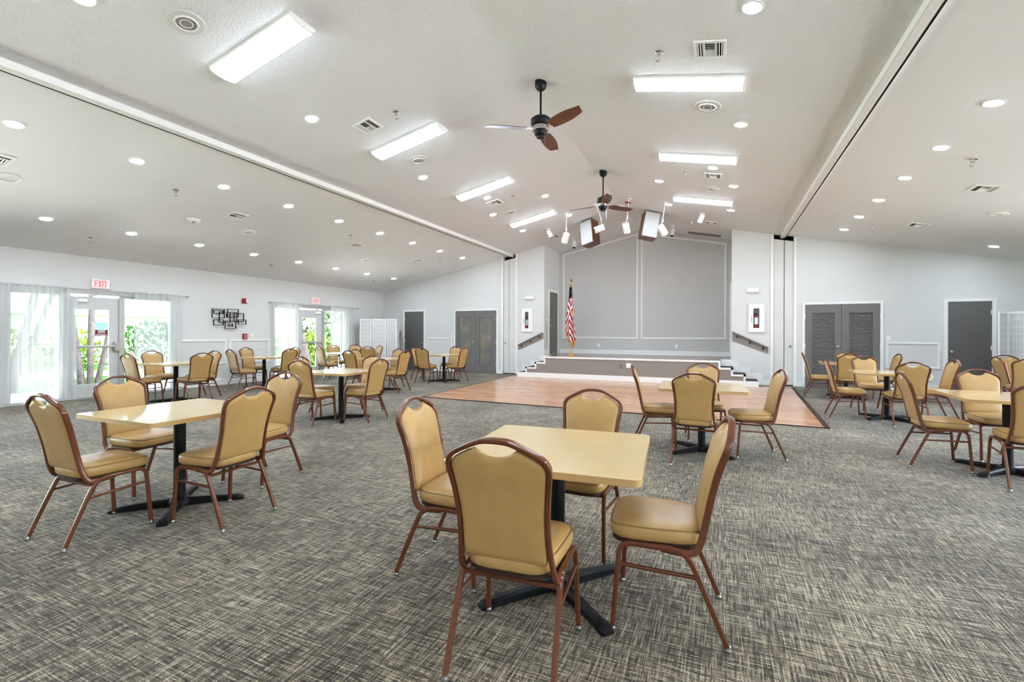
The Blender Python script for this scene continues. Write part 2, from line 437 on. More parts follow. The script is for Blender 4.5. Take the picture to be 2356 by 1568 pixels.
# ------------------------------------------------------------------ front wall trims
def trim(n, boxes, mat=None):
    b = MB()
    for q in boxes: b.box(*q)
    return structure(b.build('trim_%d' % n, mat or M['white'], smooth=0, bevel=.004, bseg=1))
def vtrim(n, x0, x1): trim(n, [(x0, x1, YF - .025, YF + .02, 0, ceil((x0 + x1) / 2) - .005)])
vtrim(2, -6.60, -6.53); vtrim(3, -6.09, -6.02); vtrim(4, 1.21, 1.28); vtrim(5, 1.73, 1.80)
def moulding(n, x0, x1, z0, z1, w=.045, d=.02):
    trim(n, [(x0, x1, YF - d, YF + .005, z1 - w, z1), (x0, x1, YF - d, YF + .005, z0, z0 + w), (x0, x0 + w, YF - d, YF + .005, z0 + w, z1 - w), (x1 - w, x1, YF - d, YF + .005, z0 + w, z1 - w)])
moulding(6, -9.53, -8.48, .54, 1.17)
moulding(7, 3.65, 4.66, .54, 1.16)
def moulding_l(n, y0, y1, z0, z1, w=.05, d=.02):
    trim(n, [(XL - .005, XL + d, y0, y1, z1 - w, z1), (XL - .005, XL + d, y0, y1, z0, z0 + w), (XL - .005, XL + d, y0, y0 + w, z0 + w, z1 - w), (XL - .005, XL + d, y1 - w, y1, z0 + w, z1 - w)])
moulding_l(8, 6.62, 7.80, .53, 1.155)
moulding_l(9, 7.88, 9.05, .53, 1.155)
moulding_l(10, 12.05, 13.3, .53, 1.155)
# stage back wall mouldings (two tall panels following the gable)
def stage_panel(n, x0, x1, zb, w=.055):
    zt0, zt1 = ceil(x0) - .11, ceil(x1) - .11
    b = MB(); y0, y1 = YB - .02, YB + .004
    b.prism([(x0, zb), (x1, zb), (x1, zb + w), (x0, zb + w)], 'y', y0, y1)
    b.prism([(x0, zt0 - w), (x1, zt1 - w), (x1, zt1), (x0, zt0)], 'y', y0, y1)
    b.prism([(x0, zb + w), (x0 + w, zb + w), (x0 + w, zt0 - w + S * w * (1 if x1 < RX + .2 else -1)), (x0, zt0 - w)], 'y', y0, y1)
    b.prism([(x1 - w, zb + w), (x1, zb + w), (x1, zt1 - w), (x1 - w, zt1 - w - S * w * (1 if x1 < RX + .2 else -1))], 'y', y0, y1)
    structure(b.build('trim_%d' % n, M['white'], smooth=0, bevel=.006, bseg=1))
stage_panel(11, -4.96, -2.42, 1.17); stage_panel(12, -2.33, .18, 1.17)
# baseboards
def baseboard(name, *boxes):
    b = MB()
    for q in boxes: b.box(*q)
    structure(b.build(name, M['white'], smooth=0, bevel=.005, bseg=1))
d = .018
baseboard('baseboard_front', (XL, -10.6, YF - d, YF, 0, .135), (-9.6, -8.41, YF - d, YF, 0, .135), (-6.72, -6.60, YF - d - .005, YF, 0, .135),
          (1.80, 1.92, YF - d - .005, YF, 0, .135), (3.59, 4.71, YF - d, YF, 0, .135), (5.64, XR, YF - d, YF, 0, .135))
baseboard('baseboard_left', (XL, XL + d, 6.58, 9.16, 0, .14), (XL, XL + d, 11.98, YF - d, 0, .14), (XL, XL + d, 2.6, 3.8, 0, .14))
baseboard('baseboard_stage', (-5.08, .27, YB - d, YB, .65, .80), (-5.10, -5.082, YF, 14.14, .65, .79))
def skirt(name, steps):
    b = MB()
    for x0, x1, z in steps: b.box(x0, x1, YF - .02, YF + .002, 0, z)
    q = (-5.10, -4.80) if steps[0][0] < -3 else (.0, .29)
    b.box(q[0], q[1], YF - .02, YF + .002, .45, .648)
    structure(b.build(name, M['white'], smooth=0))
skirt('baseboard_steps', [(-6.02, -5.84, .14), (-5.84, -5.55, .30), (-5.55, -5.26, .455), (-5.26, -5.10, .62)])
skirt('baseboard_steps.001', [(.29, .47, .62), (.47, .75, .45), (.75, 1.04, .29), (1.04, 1.21, .135)])

# ------------------------------------------------------------------ stage
st = structure(empty('stage', (0, 0, 0)))
Y0 = 13.05
STEP = [(-5.68, .89, .155), (-5.41, .60, .315), (-5.10, .31, .475), (-4.81, .02, .65)]
b = MB()
b.box(-5.68, .89, Y0 + .012, YF - .02, 0, .13); b.box(-5.41, .60, Y0 + .012, YF - .02, .13, .29)
b.box(-5.10, .31, Y0 + .012, YF - .02, .29, .45); b.box(-4.81, .02, Y0 + .012, YF, .45, .625)
b.box(-5.10, .29, YF, YB, 0, .625)
structure(b.build('riser_body', M['fascia'], st, smooth=0))
b = MB(); b.box(-4.81, .02, Y0 + .03, YF, .62, .648); b.box(-5.10, .29, YF, YB, .62, .648)
structure(b.build('stage_floor', M['stagefloor'], st, smooth=0))
b = MB()
b.box(-5.68, .89, Y0, Y0 + .02, 0, .155)                                         # white base band
w = .05
for (xa, xb, z), zlow in zip(STEP[1:], (.155, .315, .475)):
    b.box(xa, xa + w, Y0 - .004, Y0 + .03, zlow, z); b.box(xb - w, xb, Y0 - .004, Y0 + .03, zlow, z)
for i in range(3):
    xa, xb, z = STEP[i + 1]; pa, pb, _ = STEP[min(i + 2, 3)]
    if i < 2:
        b.box(xa, pa + w, Y0 - .004, Y0 + .03, z - w, z); b.box(pb - w, xb, Y0 - .004, Y0 + .03, z - w, z)
xa, xb, z = STEP[3]; b.box(xa, xb, Y0 - .008, Y0 + .03, z - w, z)
structure(b.build('front_trim', M['white'], st, smooth=0))
for (xa, xb, z), (pa, pb, _) in zip(STEP[:3], STEP[1:]):
    for q in ((xa, pa), (pb, xb)):
        b = MB(); b.box(q[0], q[1], Y0 + .02, YF - .02, z - .028, z - .002); structure(b.build('stair_tread', M['treads'], st, smooth=0))
        b = MB()
        xr = pa if q[1] == pa else pb
        b.box(xr - .006, xr + .006, Y0 + .03, YF - .02, z, z + .16); structure(b.build('stair_riser', M['treads'], st, smooth=0))
def plate(name, x, z, wd, ht, y, mat, label, cat, group=None, detail=None):
    root = tag(empty(name, (x, y, z)), label, cat, group)
    b = MB(); b.box(-wd/2, wd/2, -.012, 0, -ht/2, ht/2); b.build('cover_plate', mat, root, bevel=.004)
    if detail == 'outlet':
        for dz in (-.022, .022):
            b = MB(); b.box(-.014, .014, -.016, -.01, dz - .014, dz + .014); b.build('socket', M['plastic'], root, bevel=.004)
    elif detail == 'switch':
        n = max(1, int(wd / .055))
        for k in range(n):
            xk = (k - (n - 1) / 2) * .045
            b = MB(); b.box(xk - .012, xk + .012, -.018, -.01, -.03, .03); b.build('rocker', M['plastic'], root, bevel=.003)
    elif detail == 'jack':
        for dx in (-.03, .03):
            for dz in (-.028, .028):
                b = MB(); b.lathe([(.016, 0), (.016, .006)], 12, Matrix.Translation((dx, -.012, dz)) @ Matrix.Rotation(PI/2, 4, 'X')); b.build('jack', M['black'], root)
    return root
plate('floor_jack_plate', -2.51, .445, .13, .13, Y0 + .012, M['nickel'], 'square metal jack plate on the grey front of the stage', 'wall plate', detail='jack')
plate('wall_plate', -2.31, .45, .13, .13, Y0 + .012, M['plastic'], 'square white plate on the stage front beside the metal jack plate', 'wall plate', detail='outlet')
plate('power_outlet', -3.70, .95, .075, .115, YB, M['plastic'], 'white power outlet low on the stage back wall, nearer the flag', 'outlet', detail='outlet')
plate('power_outlet', -1.24, .94, .075, .115, YB, M['plastic'], 'white power outlet low on the stage back wall, under the second tall panel', 'outlet', detail='outlet')
plate('power_outlet', 4.49, .30, .075, .115, YF, M['plastic'], 'white power outlet near the floor beside the plain dark door', 'outlet', detail='outlet')
plate('light_switch', -8.505, 1.24, .075, .12, YF, M['plastic'], 'white light switch beside the cloudy glass double doors', 'light switch', detail='switch')
plate('light_switch', 3.69, 1.245, .09, .12, YF, M['plastic'], 'white light switch beside the rippled double doors', 'light switch', detail='switch')
plate('wall_sensor', -9.0, 1.505, .10, .018, YF, M['plastic'], 'thin white sensor strip on the wall above the moulding by cloudy double doors', 'sensor')
plate('wall_sensor', 4.05, 1.51, .10, .018, YF, M['plastic'], 'thin white sensor strip on the wall between rippled doors and dark door', 'sensor')

# handrails on the piers
def handrail(p, q, zb0, zb1, label):
    """p,q: top line (x,z) of the backing board, zb: its lower line"""
    root = tag(empty('handrail', (p[0], YF, 0)), label, 'handrail', 'handrails beside the stage steps')
    o = p[0]
    b = MB(); b.prism([(0, zb0), (q[0] - o, zb1), (q[0] - o, q[1]), (0, p[1])], 'y', -.018, 0); b.build('backing_board', M['fascia'], root, smooth=0)
    b = MB(); b.tube([(0, -.075, p[1]), (q[0] - o, -.075, q[1])], .021, .021, (0, 1, 0), seg=12); b.build('rail', M['fascia'], root)
    for t in (.14, .5, .86):
        x = (q[0] - o) * t; z = p[1] + (q[1] - p[1]) * t
        b = MB(); b.tube(spline([(x, -.015, z - .09), (x, -.05, z - .085), (x, -.072, z - .06), (x, -.075, z - .015)], 4), .009, .009, (1, 0, 0), seg=8)
        b.lathe([(.022, 0), (.022, .008)], 10, Matrix.Translation((x, -.017, z - .09)) @ Matrix.Rotation(PI/2, 4, 'X'))
        b.build('bracket', M['black'], root)
handrail((-5.98, .95), (-5.12, 1.36), .80, 1.17, 'taupe handrail sloping up to the stage, on the pier nearer the flag')
handrail((.31, 1.40), (1.16, .98), 1.16, .83, 'taupe handrail sloping down from the stage, on the pier farther from the flag')

# emergency lights and extinguisher cabinets on the piers
def emergency(x, z, label):
    root = tag(empty('emergency_wall_lamp', (x, YF, z)), label, 'emergency light', 'emergency lights on the stage piers')
    b = MB(); b.box(-.15, .15, -.075, 0, -.06, .06); b.build('housing', M['plastic'], root, bevel=.012)
    for sx in (-.09, .09):
        b = MB(); b.lathe([(.045, 0), (.05, .02), (.042, .035)], 16, Matrix.Translation((sx, -.075, -.005)) @ Matrix.Rotation(PI/2, 4, 'X')); b.build('lamp_head', M['plastic'], root)
emergency(-5.59, 2.485, 'white emergency light box above the extinguisher cabinet, pier nearer the flag')
emergency(.795, 2.50, 'white emergency light box above the extinguisher cabinet, pier farther from the flag')
def cabinet(x0, x1, z0, z1, wx0, wx1, wz0, wz1, label, ext):
    xc = (x0 + x1) / 2
    root = tag(empty('fire_extinguisher_cabinet', (xc, YF, z0)), label, 'fire extinguisher cabinet', 'extinguisher cabinets on the stage piers')
    X0, X1, H = x0 - xc, x1 - xc, z1 - z0; a0, a1, h0, h1 = wx0 - xc, wx1 - xc, wz0 - z0, wz1 - z0
    b = MB(); b.box(X0, a0, -.05, 0, 0, H); b.box(a1, X1, -.05, 0, 0, H); b.box(a0, a1, -.05, 0, 0, h0); b.box(a0, a1, -.05, 0, h1, H)
    b.build('door_frame', M['plastic'], root, smooth=0)
    b = MB(); b.box(a0, a1, -.012, -.004, h0, h1); b.build('back_panel', M['cabint'], root, smooth=0)
    b = MB(); b.box(a0, a1, -.045, -.043, h0, h1); b.build('window_pane', M['glass'], root, smooth=0)
    b = MB(); b.box(a0 - .045, a0 - .035, -.053, -.049, h0 + .16, h0 + .30); b.box(a0 - .046, a0 - .034, -.056, -.049, h0 + .32, h0 + .335)
    b.build('lettering', M['black'], root, smooth=0)
    e = tag(empty('fire_extinguisher', ((wx0 + wx1) / 2, YF - .028, wz0)), ext, 'fire extinguisher', 'extinguishers in the wall cabinets')
    r = (wx1 - wx0) * .36
    fl = Matrix.Diagonal((1, .38, 1, 1))
    b = MB(); b.lathe([(r, 0), (r, .30), (r * .8, .33), (r * .3, .345)], 16, fl); b.build('cylinder', M['extred'], e)
    b = MB(); b.lathe([(r * 1.03, .10), (r * 1.03, .28)], 16, fl, cap=False); b.build('paper_label', M['signtext'], e)
    b = MB(); b.lathe([(r * .35, .34), (r * .35, .37)], 10, fl); b.box(-r * .9, r * .7, -.006, .006, .37, .385); b.build('valve', M['black'], e)
    b = MB(); b.tube(spline([(-r * .5, 0, .36), (-r * 1.15, 0, .32), (-r * 1.15, 0, .12)], 5), .006, .005, (0, 1, 0), seg=8); b.build('hose', M['black'], e)
cabinet(-5.85, -5.49, 1.39, 2.13, -5.74, -5.62, 1.50, 2.03, 'white extinguisher cabinet with narrow window, on the pier nearer the flag', 'fire extinguisher behind the window of the cabinet nearer the flag')
cabinet(.70, 1.07, 1.39, 2.13, .81, .95, 1.50, 2.02, 'white extinguisher cabinet with narrow window, on the pier farther from the flag', 'fire extinguisher behind the window of the cabinet farther from the flag')

# ------------------------------------------------------------------ doors in the front wall
def casing(root, x0, x1, zt, y=YF, w=.075):
    b = MB(); b.box(x0, x0 + w, y - .022, y + .01, 0, zt); b.box(x1 - w, x1, y - .022, y + .01, 0, zt); b.box(x0 + w, x1 - w, y - .022, y + .01, zt - w, zt)
    structure(b.build('casing', M['white'], root, smooth=0, bevel=.004, bseg=1))
def knob_at(root, x, y, z, r=.03, dirx=0):
    m = Matrix.Translation((x, y, z)) @ Matrix.Rotation(PI/2, 4, 'X')
    b = MB(); b.lathe([(.033, 0), (.033, .008), (.012, .012), (.012, .03), (r, .042), (r, .058), (r * .6, .068)], 18, m)
    structure(b.build('door_knob', M['nickel'], root))
def hinges(root, x, y, zs):
    for z in zs:
        b = MB(); b.tube([(x, y - .012, z - .05), (x, y - .012, z + .05)], .009, .009, (1, 0, 0), seg=8); structure(b.build('hinge', M['plastic'], root))
def plain_door(n, x0, x1, zt, knob_x, knob_z, hinge_x):
    root = structure(empty('door_%d' % n, ((x0 + x1) / 2, YF, 0)))
    xc = (x0 + x1) / 2
    inv = Matrix.Translation((-xc, -YF, 0))
    casing_root = root
    b = MB(); b.box(x0 - xc + .075, x1 - xc - .075, -.008, .03, .012, zt - .075); structure(b.build('leaf', M['doordark'], root, smooth=0))
    b = MB(); w = .075
    b.box(x0 - xc, x0 - xc + w, -.022, .01, 0, zt); b.box(x1 - xc - w, x1 - xc, -.022, .01, 0, zt); b.box(x0 - xc + w, x1 - xc - w, -.022, .01, zt - w, zt)
    structure(b.build('casing', M['white'], root, smooth=0, bevel=.004, bseg=1))
    knob_at(root, knob_x - xc, -.008, knob_z)
    hinges(root, hinge_x - xc, -.008, (.25, 1.05, 1.85))
plain_door(3, -10.59, -9.61, 2.18, -9.74, .98, -10.50)
plain_door(4, 4.72, 5.63, 2.17, 4.86, .95, 5.54)
def double_door(n, x0, x1, zt, panel, pz0, pz1, cuts, knob_x):
    xc = (x0 + x1) / 2
    root = structure(empty('door_%d' % n, (xc, YF, 0)))
    w = .06
    b = MB(); b.box(x0 - xc, x0 - xc + w, -.045, 0, 0, zt); b.box(x1 - xc - w, x1 - xc, -.045, 0, 0, zt); b.box(x0 - xc + w, x1 - xc - w, -.045, 0, zt - w, zt)
    structure(b.build('casing', M['white'], root, smooth=0, bevel=.004, bseg=1))
    halves = ((x0 - xc + w, -.004), (.004, x1 - xc - w))
    for (a, e), (c0, c1) in zip(halves, cuts):
        c0 -= xc; c1 -= xc
        b = MB(); b.box(a, c0, -.032, -.002, .012, zt - w); b.box(c1, e, -.032, -.002, .012, zt - w); b.box(c0, c1, -.032, -.002, .012, pz0); b.box(c0, c1, -.032, -.002, pz1, zt - w)
        lf = structure(b.build('leaf', M['door'], root, smooth=0))
        b = MB(); b.box(c0, c1, -.016, -.003, pz0, pz1); structure(b.build('leaf_panel', panel, lf, smooth=0))
        b = MB(); q = .018
        b.box(c0 - q, c0, -.038, -.028, pz0 - q, pz1 + q); b.box(c1, c1 + q, -.038, -.028, pz0 - q, pz1 + q); b.box(c0, c1, -.038, -.028, pz0 - q, pz0); b.box(c0, c1, -.038, -.028, pz1, pz1 + q)
        structure(b.build('panel_bead', M['door'], lf, smooth=0))
    b = MB(); b.box(-.004, .004, -.022, -.002, .012, zt - w); structure(b.build('meeting_gap', M['dark'], root, smooth=0))
    knob_at(root, knob_x - xc, -.032, 1.035)
    hinges(root, x0 - xc + w, -.036, (.3, 1.05, 1.8)); hinges(root, x1 - xc - w, -.036, (.3, 1.05, 1.8))
double_door(5, -8.41, -6.71, 2.155, M['frosted'], .29, 1.87, ((-8.20, -7.75), (-7.40, -6.95)), -7.665)
double_door(6, 1.92, 3.59, 2.15, M['ripple'], .32, 1.875, ((2.14, 2.61), (2.92, 3.38)), 2.68)
# folding partition panels parked in the recesses
def pocket(n, x0, x1, split, knob, lock):
    root = structure(empty('door_%d' % n, (x0, YF, 0)))
    zt0, zt1 = ceil(x0) - .13, ceil(x1) - .13
    zs = zt0 + (zt1 - zt0) * (split - x0) / (x1 - x0)
    for a, e, za, ze in ((x0, split - .004, zt0, zs), (split + .004, x1, zs, zt1)):
        b = MB(); b.prism([(a - x0 + .006, .03), (e - x0 - .002, .03), (e - x0 - .002, ze), (a - x0 + .006, za)], 'y', .01, .06); structure(b.build('folding_panel', M['panel'], root, smooth=0))
    knob_at(root, knob - x0, .01, 1.03, .027)
    b = MB(); b.lathe([(.014, 0), (.014, .006)], 12, Matrix.Translation((lock - x0, .01, 1.78)) @ Matrix.Rotation(PI/2, 4, 'X')); structure(b.build('lock', M['black'], root))
pocket(7, -6.53, -6.09, -6.33, -6.45, -6.335)
pocket(8, 1.28, 1.73, 1.52, 1.66, 1.52)
# door in the side of the stage recess
root = structure(empty('door_9', (-5.10, 14.75, .65)))
b = MB(); b.box(-.01, .008, -.41, .41, .01, 2.06); structure(b.build('leaf', M['door'], root, smooth=0))
b = MB(); b.box(0, .022, -.50, -.43, 0, 2.14); b.box(0, .022, .43, .50, 0, 2.14); b.box(0, .022, -.43, .43, 2.06, 2.14); structure(b.build('casing', M['white'], root, smooth=0))
for z, r in ((.95, .028), (1.12, .02)):
    b = MB(); b.lathe([(.03, 0), (.03, .008), (.012, .012), (.012, .03), (r, .04), (r, .055)], 14, Matrix.Translation((.008, -.35, z)) @ Matrix.Rotation(PI/2, 4, 'Y')); structure(b.build('door_knob', M['nickel'], root))
b = MB(); b.box(-5.10, -5.088, 14.03, 14.11, 1.70, 1.82); tag(b.build('light_switch', M['plastic'], bevel=.003), 'white switch plate beside the narrow door at the side of the stage', 'light switch')
# door on the other side of the stage recess, seen edge-on
root = structure(empty('door_10', (.29, 14.75, .65)))
b = MB(); b.box(-.008, .01, -.41, .41, .01, 2.06); structure(b.build('leaf', M['door'], root, smooth=0))
b = MB(); b.box(-.022, 0, -.50, -.43, 0, 2.14); b.box(-.022, 0, .43, .50, 0, 2.14); b.box(-.022, 0, -.43, .43, 2.06, 2.14); structure(b.build('casing', M['white'], root, smooth=0))
b = MB(); b.lathe([(.03, 0), (.03, .008), (.012, .012), (.012, .03), (.028, .04), (.028, .055)], 14, Matrix.Translation((-.008, -.35, .95)) @ Matrix.Rotation(-PI/2, 4, 'Y')); structure(b.build('door_knob', M['nickel'], root))

# ------------------------------------------------------------------ glazed exit doors and windows in the left wall
def frame_rect(b, y0, y1, z0, z1, w, x0, x1):
    b.box(x0, x1, y0, y0 + w, z0, z1); b.box(x0, x1, y1 - w, y1, z0, z1); b.box(x0, x1, y0 + w, y1 - w, z1 - w, z1); b.box(x0, x1, y0 + w, y1 - w, z0, z0 + w)
def fixed_pane(n, y0, y1):
    root = structure(empty('window_%d' % n, (XL, (y0 + y1) / 2, 0)))
    h = (y1 - y0) / 2
    b = MB(); frame_rect(b, -h, h, 0, OZ - .06, .045, -.12, -.02); structure(b.build('window_frame', M['alu'], root, smooth=0))
    b = MB(); b.box(-.075, -.069, -h + .045, h - .045, .045, OZ - .105); structure(b.build('pane', M['glass'], root, smooth=0))
def exit_door(n, y0, y1, g0, g1, bar0, bar1, box_at, sg0, sg1, sz0, sz1):
    yc = (y0 + y1) / 2
    root = structure(empty('door_%d' % n, (XL, yc, 0)))
    zt = 2.03
    b = MB(); b.box(-.085, -.035, y0 - yc, g0 - yc, .03, zt); b.box(-.085, -.035, g1 - yc, y1 - yc, .03, zt); b.box(-.085, -.035, g0 - yc, g1 - yc, .03, .28); b.box(-.085, -.035, g0 - yc, g1 - yc, 1.78, zt)
    structure(b.build('leaf', M['doorwhite'], root, smooth=0))
    b = MB(); b.box(-.064, -.058, g0 - yc, g1 - yc, .28, 1.78); structure(b.build('pane', M['glass'], root, smooth=0))
    b = MB(); b.tube([(.03, bar0 - yc, 1.035), (.03, bar1 - yc, 1.035)], .018, .028, (1, 0, 0), seg=12); structure(b.build('push_bar', M['alu'], root))
    b = MB(); s = -1 if box_at == bar0 else 1
    b.box(-.035, .05, box_at - yc - .045, box_at - yc + .045, .93, 1.12); b.box(-.035, .035, (bar1 if s < 0 else bar0) - yc - .03, (bar1 if s < 0 else bar0) - yc + .03, 1.0, 1.07)
    structure(b.build('latch_case', M['nickel'], root, bevel=.008))
    b = MB(); yk = (y0 + .2 if s > 0 else y1 - .2) - yc
    b.box(-.035, .03, yk - .12, yk + .12, 1.92, 1.985); structure(b.build('door_closer', M['plastic'], root, bevel=.01))
    b = MB(); b.tube([(.0, yk, 1.99), (.02, yk + .15 * s, 2.06), (-.02, yk + .32 * s, 2.08)], .008, .008, (1, 0, 0), seg=8); structure(b.build('closer_arm', M['alu'], root))
    b = MB(); b.box(-.09, -.02, y0 - yc, y1 - yc, 0, .03); structure(b.build('threshold', M['alu'], root, smooth=0))
    sg = tag(empty('door_sign', (XL - .056, (sg0 + sg1) / 2, (sz0 + sz1) / 2)), 'maroon sign with white lines on the glass of the %s exit door' % ('nearer' if n == 1 else 'farther'), 'sign', 'maroon signs on the exit doors')
    hw, hh = (sg1 - sg0) / 2, (sz1 - sz0) / 2
    b = MB(); b.box(0, .006, -hw, hw, -hh, hh); b.build('sign_plate', M['maroon'], sg, smooth=0)
    b = MB()
    for z, f, t in ((hh * .62, .55, .011), (hh * .0, .6, .007), (-hh * .62, .85, .006)): b.box(.005, .009, -hw * f, hw * f, z - t, z + t)
    b.build('lettering', M['signtext'], sg, smooth=0)
fixed_pane(1, 3.82, 4.57); exit_door(1, 4.63, 5.49, 4.77, 5.33, 4.70, 5.43, 5.44, 5.10, 5.31, 1.255, 1.37); fixed_pane(2, 5.55, 6.55)
fixed_pane(3, 9.18, 9.98); exit_door(2, 10.04, 10.94, 10.18, 10.72, 10.10, 10.88, 10.10, 10.18, 10.36, 1.335, 1.445); fixed_pane(4, 11.0, 11.96)
for n, y0, y1, a, c in ((13, OP[0][0], OP[0][1], 4.57, 5.49), (14, OP[1][0], OP[1][1], 9.98, 10.94)):
    b = MB(); b.box(XL - .13, XL + .02, y0, y1, OZ - .06, OZ + .03); b.box(XL - .13, XL, y0 - .0, y0 + .02, 0, OZ); b.box(XL - .13, XL, y1 - .02, y1, 0, OZ)
    b.box(XL - .13, XL, a, a + .06, 0, OZ - .06); b.box(XL - .13, XL, c, c + .06, 0, OZ - .06)
    structure(b.build('trim_%d' % n, M['alu'], smooth=0))
root = structure(empty('window_8', (XL, (OQ[0] + OQ[1]) / 2, 0))); h = (OQ[1] - OQ[0]) / 2  # added glazing outside the view, more daylight for the bay ceiling
b = MB(); frame_rect(b, -h, h, 0, OZ, .06, -.12, -.03)
for yy in (-1.03, 1.03): b.box(-.12, -.03, yy - .03, yy + .03, .06, OZ - .06)
structure(b.build('window_frame', M['alu'], root, smooth=0))
b = MB(); b.box(-.078, -.072, -h + .06, h - .06, .06, OZ - .06); structure(b.build('pane', M['glass'], root, smooth=0))
# added glazing in the unseen side wall, lets daylight onto the ceilings
for k, (y0, y1) in enumerate(RO):
    yc, h = (y0 + y1) / 2, (y1 - y0) / 2
    root = structure(empty('window_%d' % (5 + k), (XR, yc, 0)))
    b = MB(); frame_rect(b, -h, h, 0, 2.3, .06, .03, .11); b.box(.03, .11, -.03, .03, .06, 2.24); structure(b.build('window_frame', M['alu'], root, smooth=0))
    b = MB(); b.box(.066, .072, -h + .06, h - .06, .06, 2.24); structure(b.build('pane', M['glass'], root, smooth=0))
# curtain rods and sheers
def rod(y0, y1, z, label):
    root = tag(empty('curtain_rod', (XL + .10, (y0 + y1) / 2, z)), label, 'curtain rod', 'curtain rods over the exit doors')
    h = (y1 - y0) / 2
    b = MB(); b.tube([(0, -h, 0), (0, h, 0)], .011, .011, (1, 0, 0), seg=10); b.build('rod', M['alu'], root)
    for s in (-1, 1):
        b = MB(); b.lathe([(.006, 0), (.016, .01), (.026, .04), (.018, .07), (.004, .085)], 12, Matrix.Translation((0, s * h, 0)) @ Matrix.Rotation(-s * PI/2, 4, 'X')); b.build('finial', M['nickel'], root)
        b = MB(); b.bar((-.1, s * (h - .06), 0), (0, s * (h - .06), 0), .008); b.build('bracket', M['nickel'], root)
rod(3.2, 6.74, 2.165, 'thin curtain rod above the nearer exit door'); rod(9.02, 12.35, 2.175, 'thin curtain rod above the farther exit door')
def curtain(y0, y1, z1, seed, label, gather=0.0):
    rnd = random.Random(seed)
    W = y1 - y0; n = int(W / .0075); rows = 26
    ph = rnd.random() * 6; k1 = 2 * PI / (.085 + .02 * rnd.random()); k2 = 2 * PI / .23
    b = MB(); vs = []; fs = []
    for j in range(rows + 1):
        t = j / rows; z = z1 + .028 - t * (z1 + .028 - .03)
        for i in range(n + 1):
            s = i / n
            amp = .012 + .022 * min(1, t * 3)
            y = y0 + W * s
            yy = (y - (y0 + y1) / 2) * (1 - gather * math.sin(PI * min(1, t * 1.2)) * .5) + (y0 + y1) / 2
            x = amp * math.sin(k1 * y + ph + .7 * math.sin(k2 * y + seed)) + .012 * math.sin(k2 * y * 1.7 + t * 1.5)
            vs.append((XL + .10 + x, yy, z))
    for j in range(rows):
        for i in range(n):
            a = j * (n + 1) + i; fs.append((a, a + 1, a + n + 2, a + n + 1))
    b.add(vs, fs)
    tag(b.build('sheer_curtain', M['sheer'], smooth=180), label, 'curtain', 'sheer white curtains at the exit doors')
curtain(3.3, 4.76, 2.165, 1, 'widest sheer white curtain, glowing before the pane at the frame edge')
curtain(5.71, 6.66, 2.165, 2, 'sheer white curtain between the nearer exit door and the black wall sculpture')
curtain(9.05, 10.10, 2.175, 3, 'sheer white curtain between the fire alarm and the farther exit door')
curtain(11.18, 12.27, 2.175, 4, 'sheer white curtain between the farther exit door and the folding screen', .12)
# EXIT signs
def exit_sign(y, z, w, h, label):
    root = tag(empty('exit_sign', (XL, y, z)), label, 'exit sign', 'lit exit signs over the glass doors')
    b = MB(); b.box(0, .055, -w/2, w/2, -h/2, h/2); b.build('housing', M['plastic'], root, bevel=.006)
    # letters read along +y seen from the room
    lw = w * .175; gap = w * .04; lh = h * .68; t = lw * .30
    total = lw * 3 + lw * .34 + gap * 3; y0 = -total / 2
    b = MB(); X0, X1 = .052, .058; zb = -lh / 2
    def R(a, c, d, e): b.box(X0, X1, a, c, d, e)
    R(y0, y0 + t, zb, zb + lh); R(y0 + t, y0 + lw, zb, zb + t); R(y0 + t, y0 + lw * .85, -t/2, t/2); R(y0 + t, y0 + lw, zb + lh - t, zb + lh)
    y1 = y0 + lw + gap
    b.prism([(y1, zb), (y1 + t, zb), (y1 + lw, zb + lh), (y1 + lw - t, zb + lh)], 'x', X0, X1)
    b.prism([(y1 + lw - t, zb), (y1 + lw, zb), (y1 + t, zb + lh), (y1, zb + lh)], 'x', X0, X1)
    y2 = y1 + lw + gap; R(y2, y2 + lw * .34, zb, zb + lh)
    y3 = y2 + lw * .34 + gap; R(y3, y3 + lw, zb + lh - t, zb + lh); R(y3 + lw/2 - t/2, y3 + lw/2 + t/2, zb, zb + lh - t)
    b.build('lettering', M['exitred'], root, smooth=0)
exit_sign(5.145, 2.30, .30, .19, 'lit EXIT sign with red letters above the nearer glass door')
exit_sign(10.62, 2.32, .31, .19, 'lit EXIT sign with red letters above the farther glass door')
# fire alarm devices
root = tag(empty('fire_alarm_strobe', (XL, 8.28, 2.165)), 'red fire alarm strobe high on the wall above the pull station', 'fire alarm')
b = MB(); b.box(0, .045, -.07, .07, -.065, .065); b.build('housing', M['red'], root, bevel=.006)
b = MB(); b.box(.044, .065, .025, .055, -.05, .05); b.build('flash_lens', M['plastic'], root, bevel=.006)
root = tag(empty('fire_pull_station', (XL, 8.29, 1.225)), 'red fire pull station with pale plate just above the wall moulding', 'fire alarm')
b = MB(); b.box(0, .05, -.06, .06, -.075, .075); b.build('housing', M['red'], root, bevel=.006)
b = MB(); b.box(.049, .056, -.045, .05, .008, .055); b.box(.049, .06, -.045, .05, -.055, -.01); b.build('pull_plate', M['pinktext'], root, smooth=0)
def text(body, size, loc, rot, mat, parent):
    c = bpy.data.curves.new('lettering', 'FONT'); c.body = body; c.size = size; c.align_x = 'CENTER'; c.align_y = 'CENTER'; c.extrude = .0015; c.offset = size * .02
    o = bpy.data.objects.new('lettering', c); COL.objects.link(o); c.materials.append(mat); o.location = loc; o.rotation_euler = rot; o.parent = parent
    me = bpy.data.meshes.new_from_object(o); me.name = 'lettering'
    q = bpy.data.objects.new('lettering', me); COL.objects.link(q); q.location = loc; q.rotation_euler = rot; q.parent = parent
    bpy.data.objects.remove(o); return q
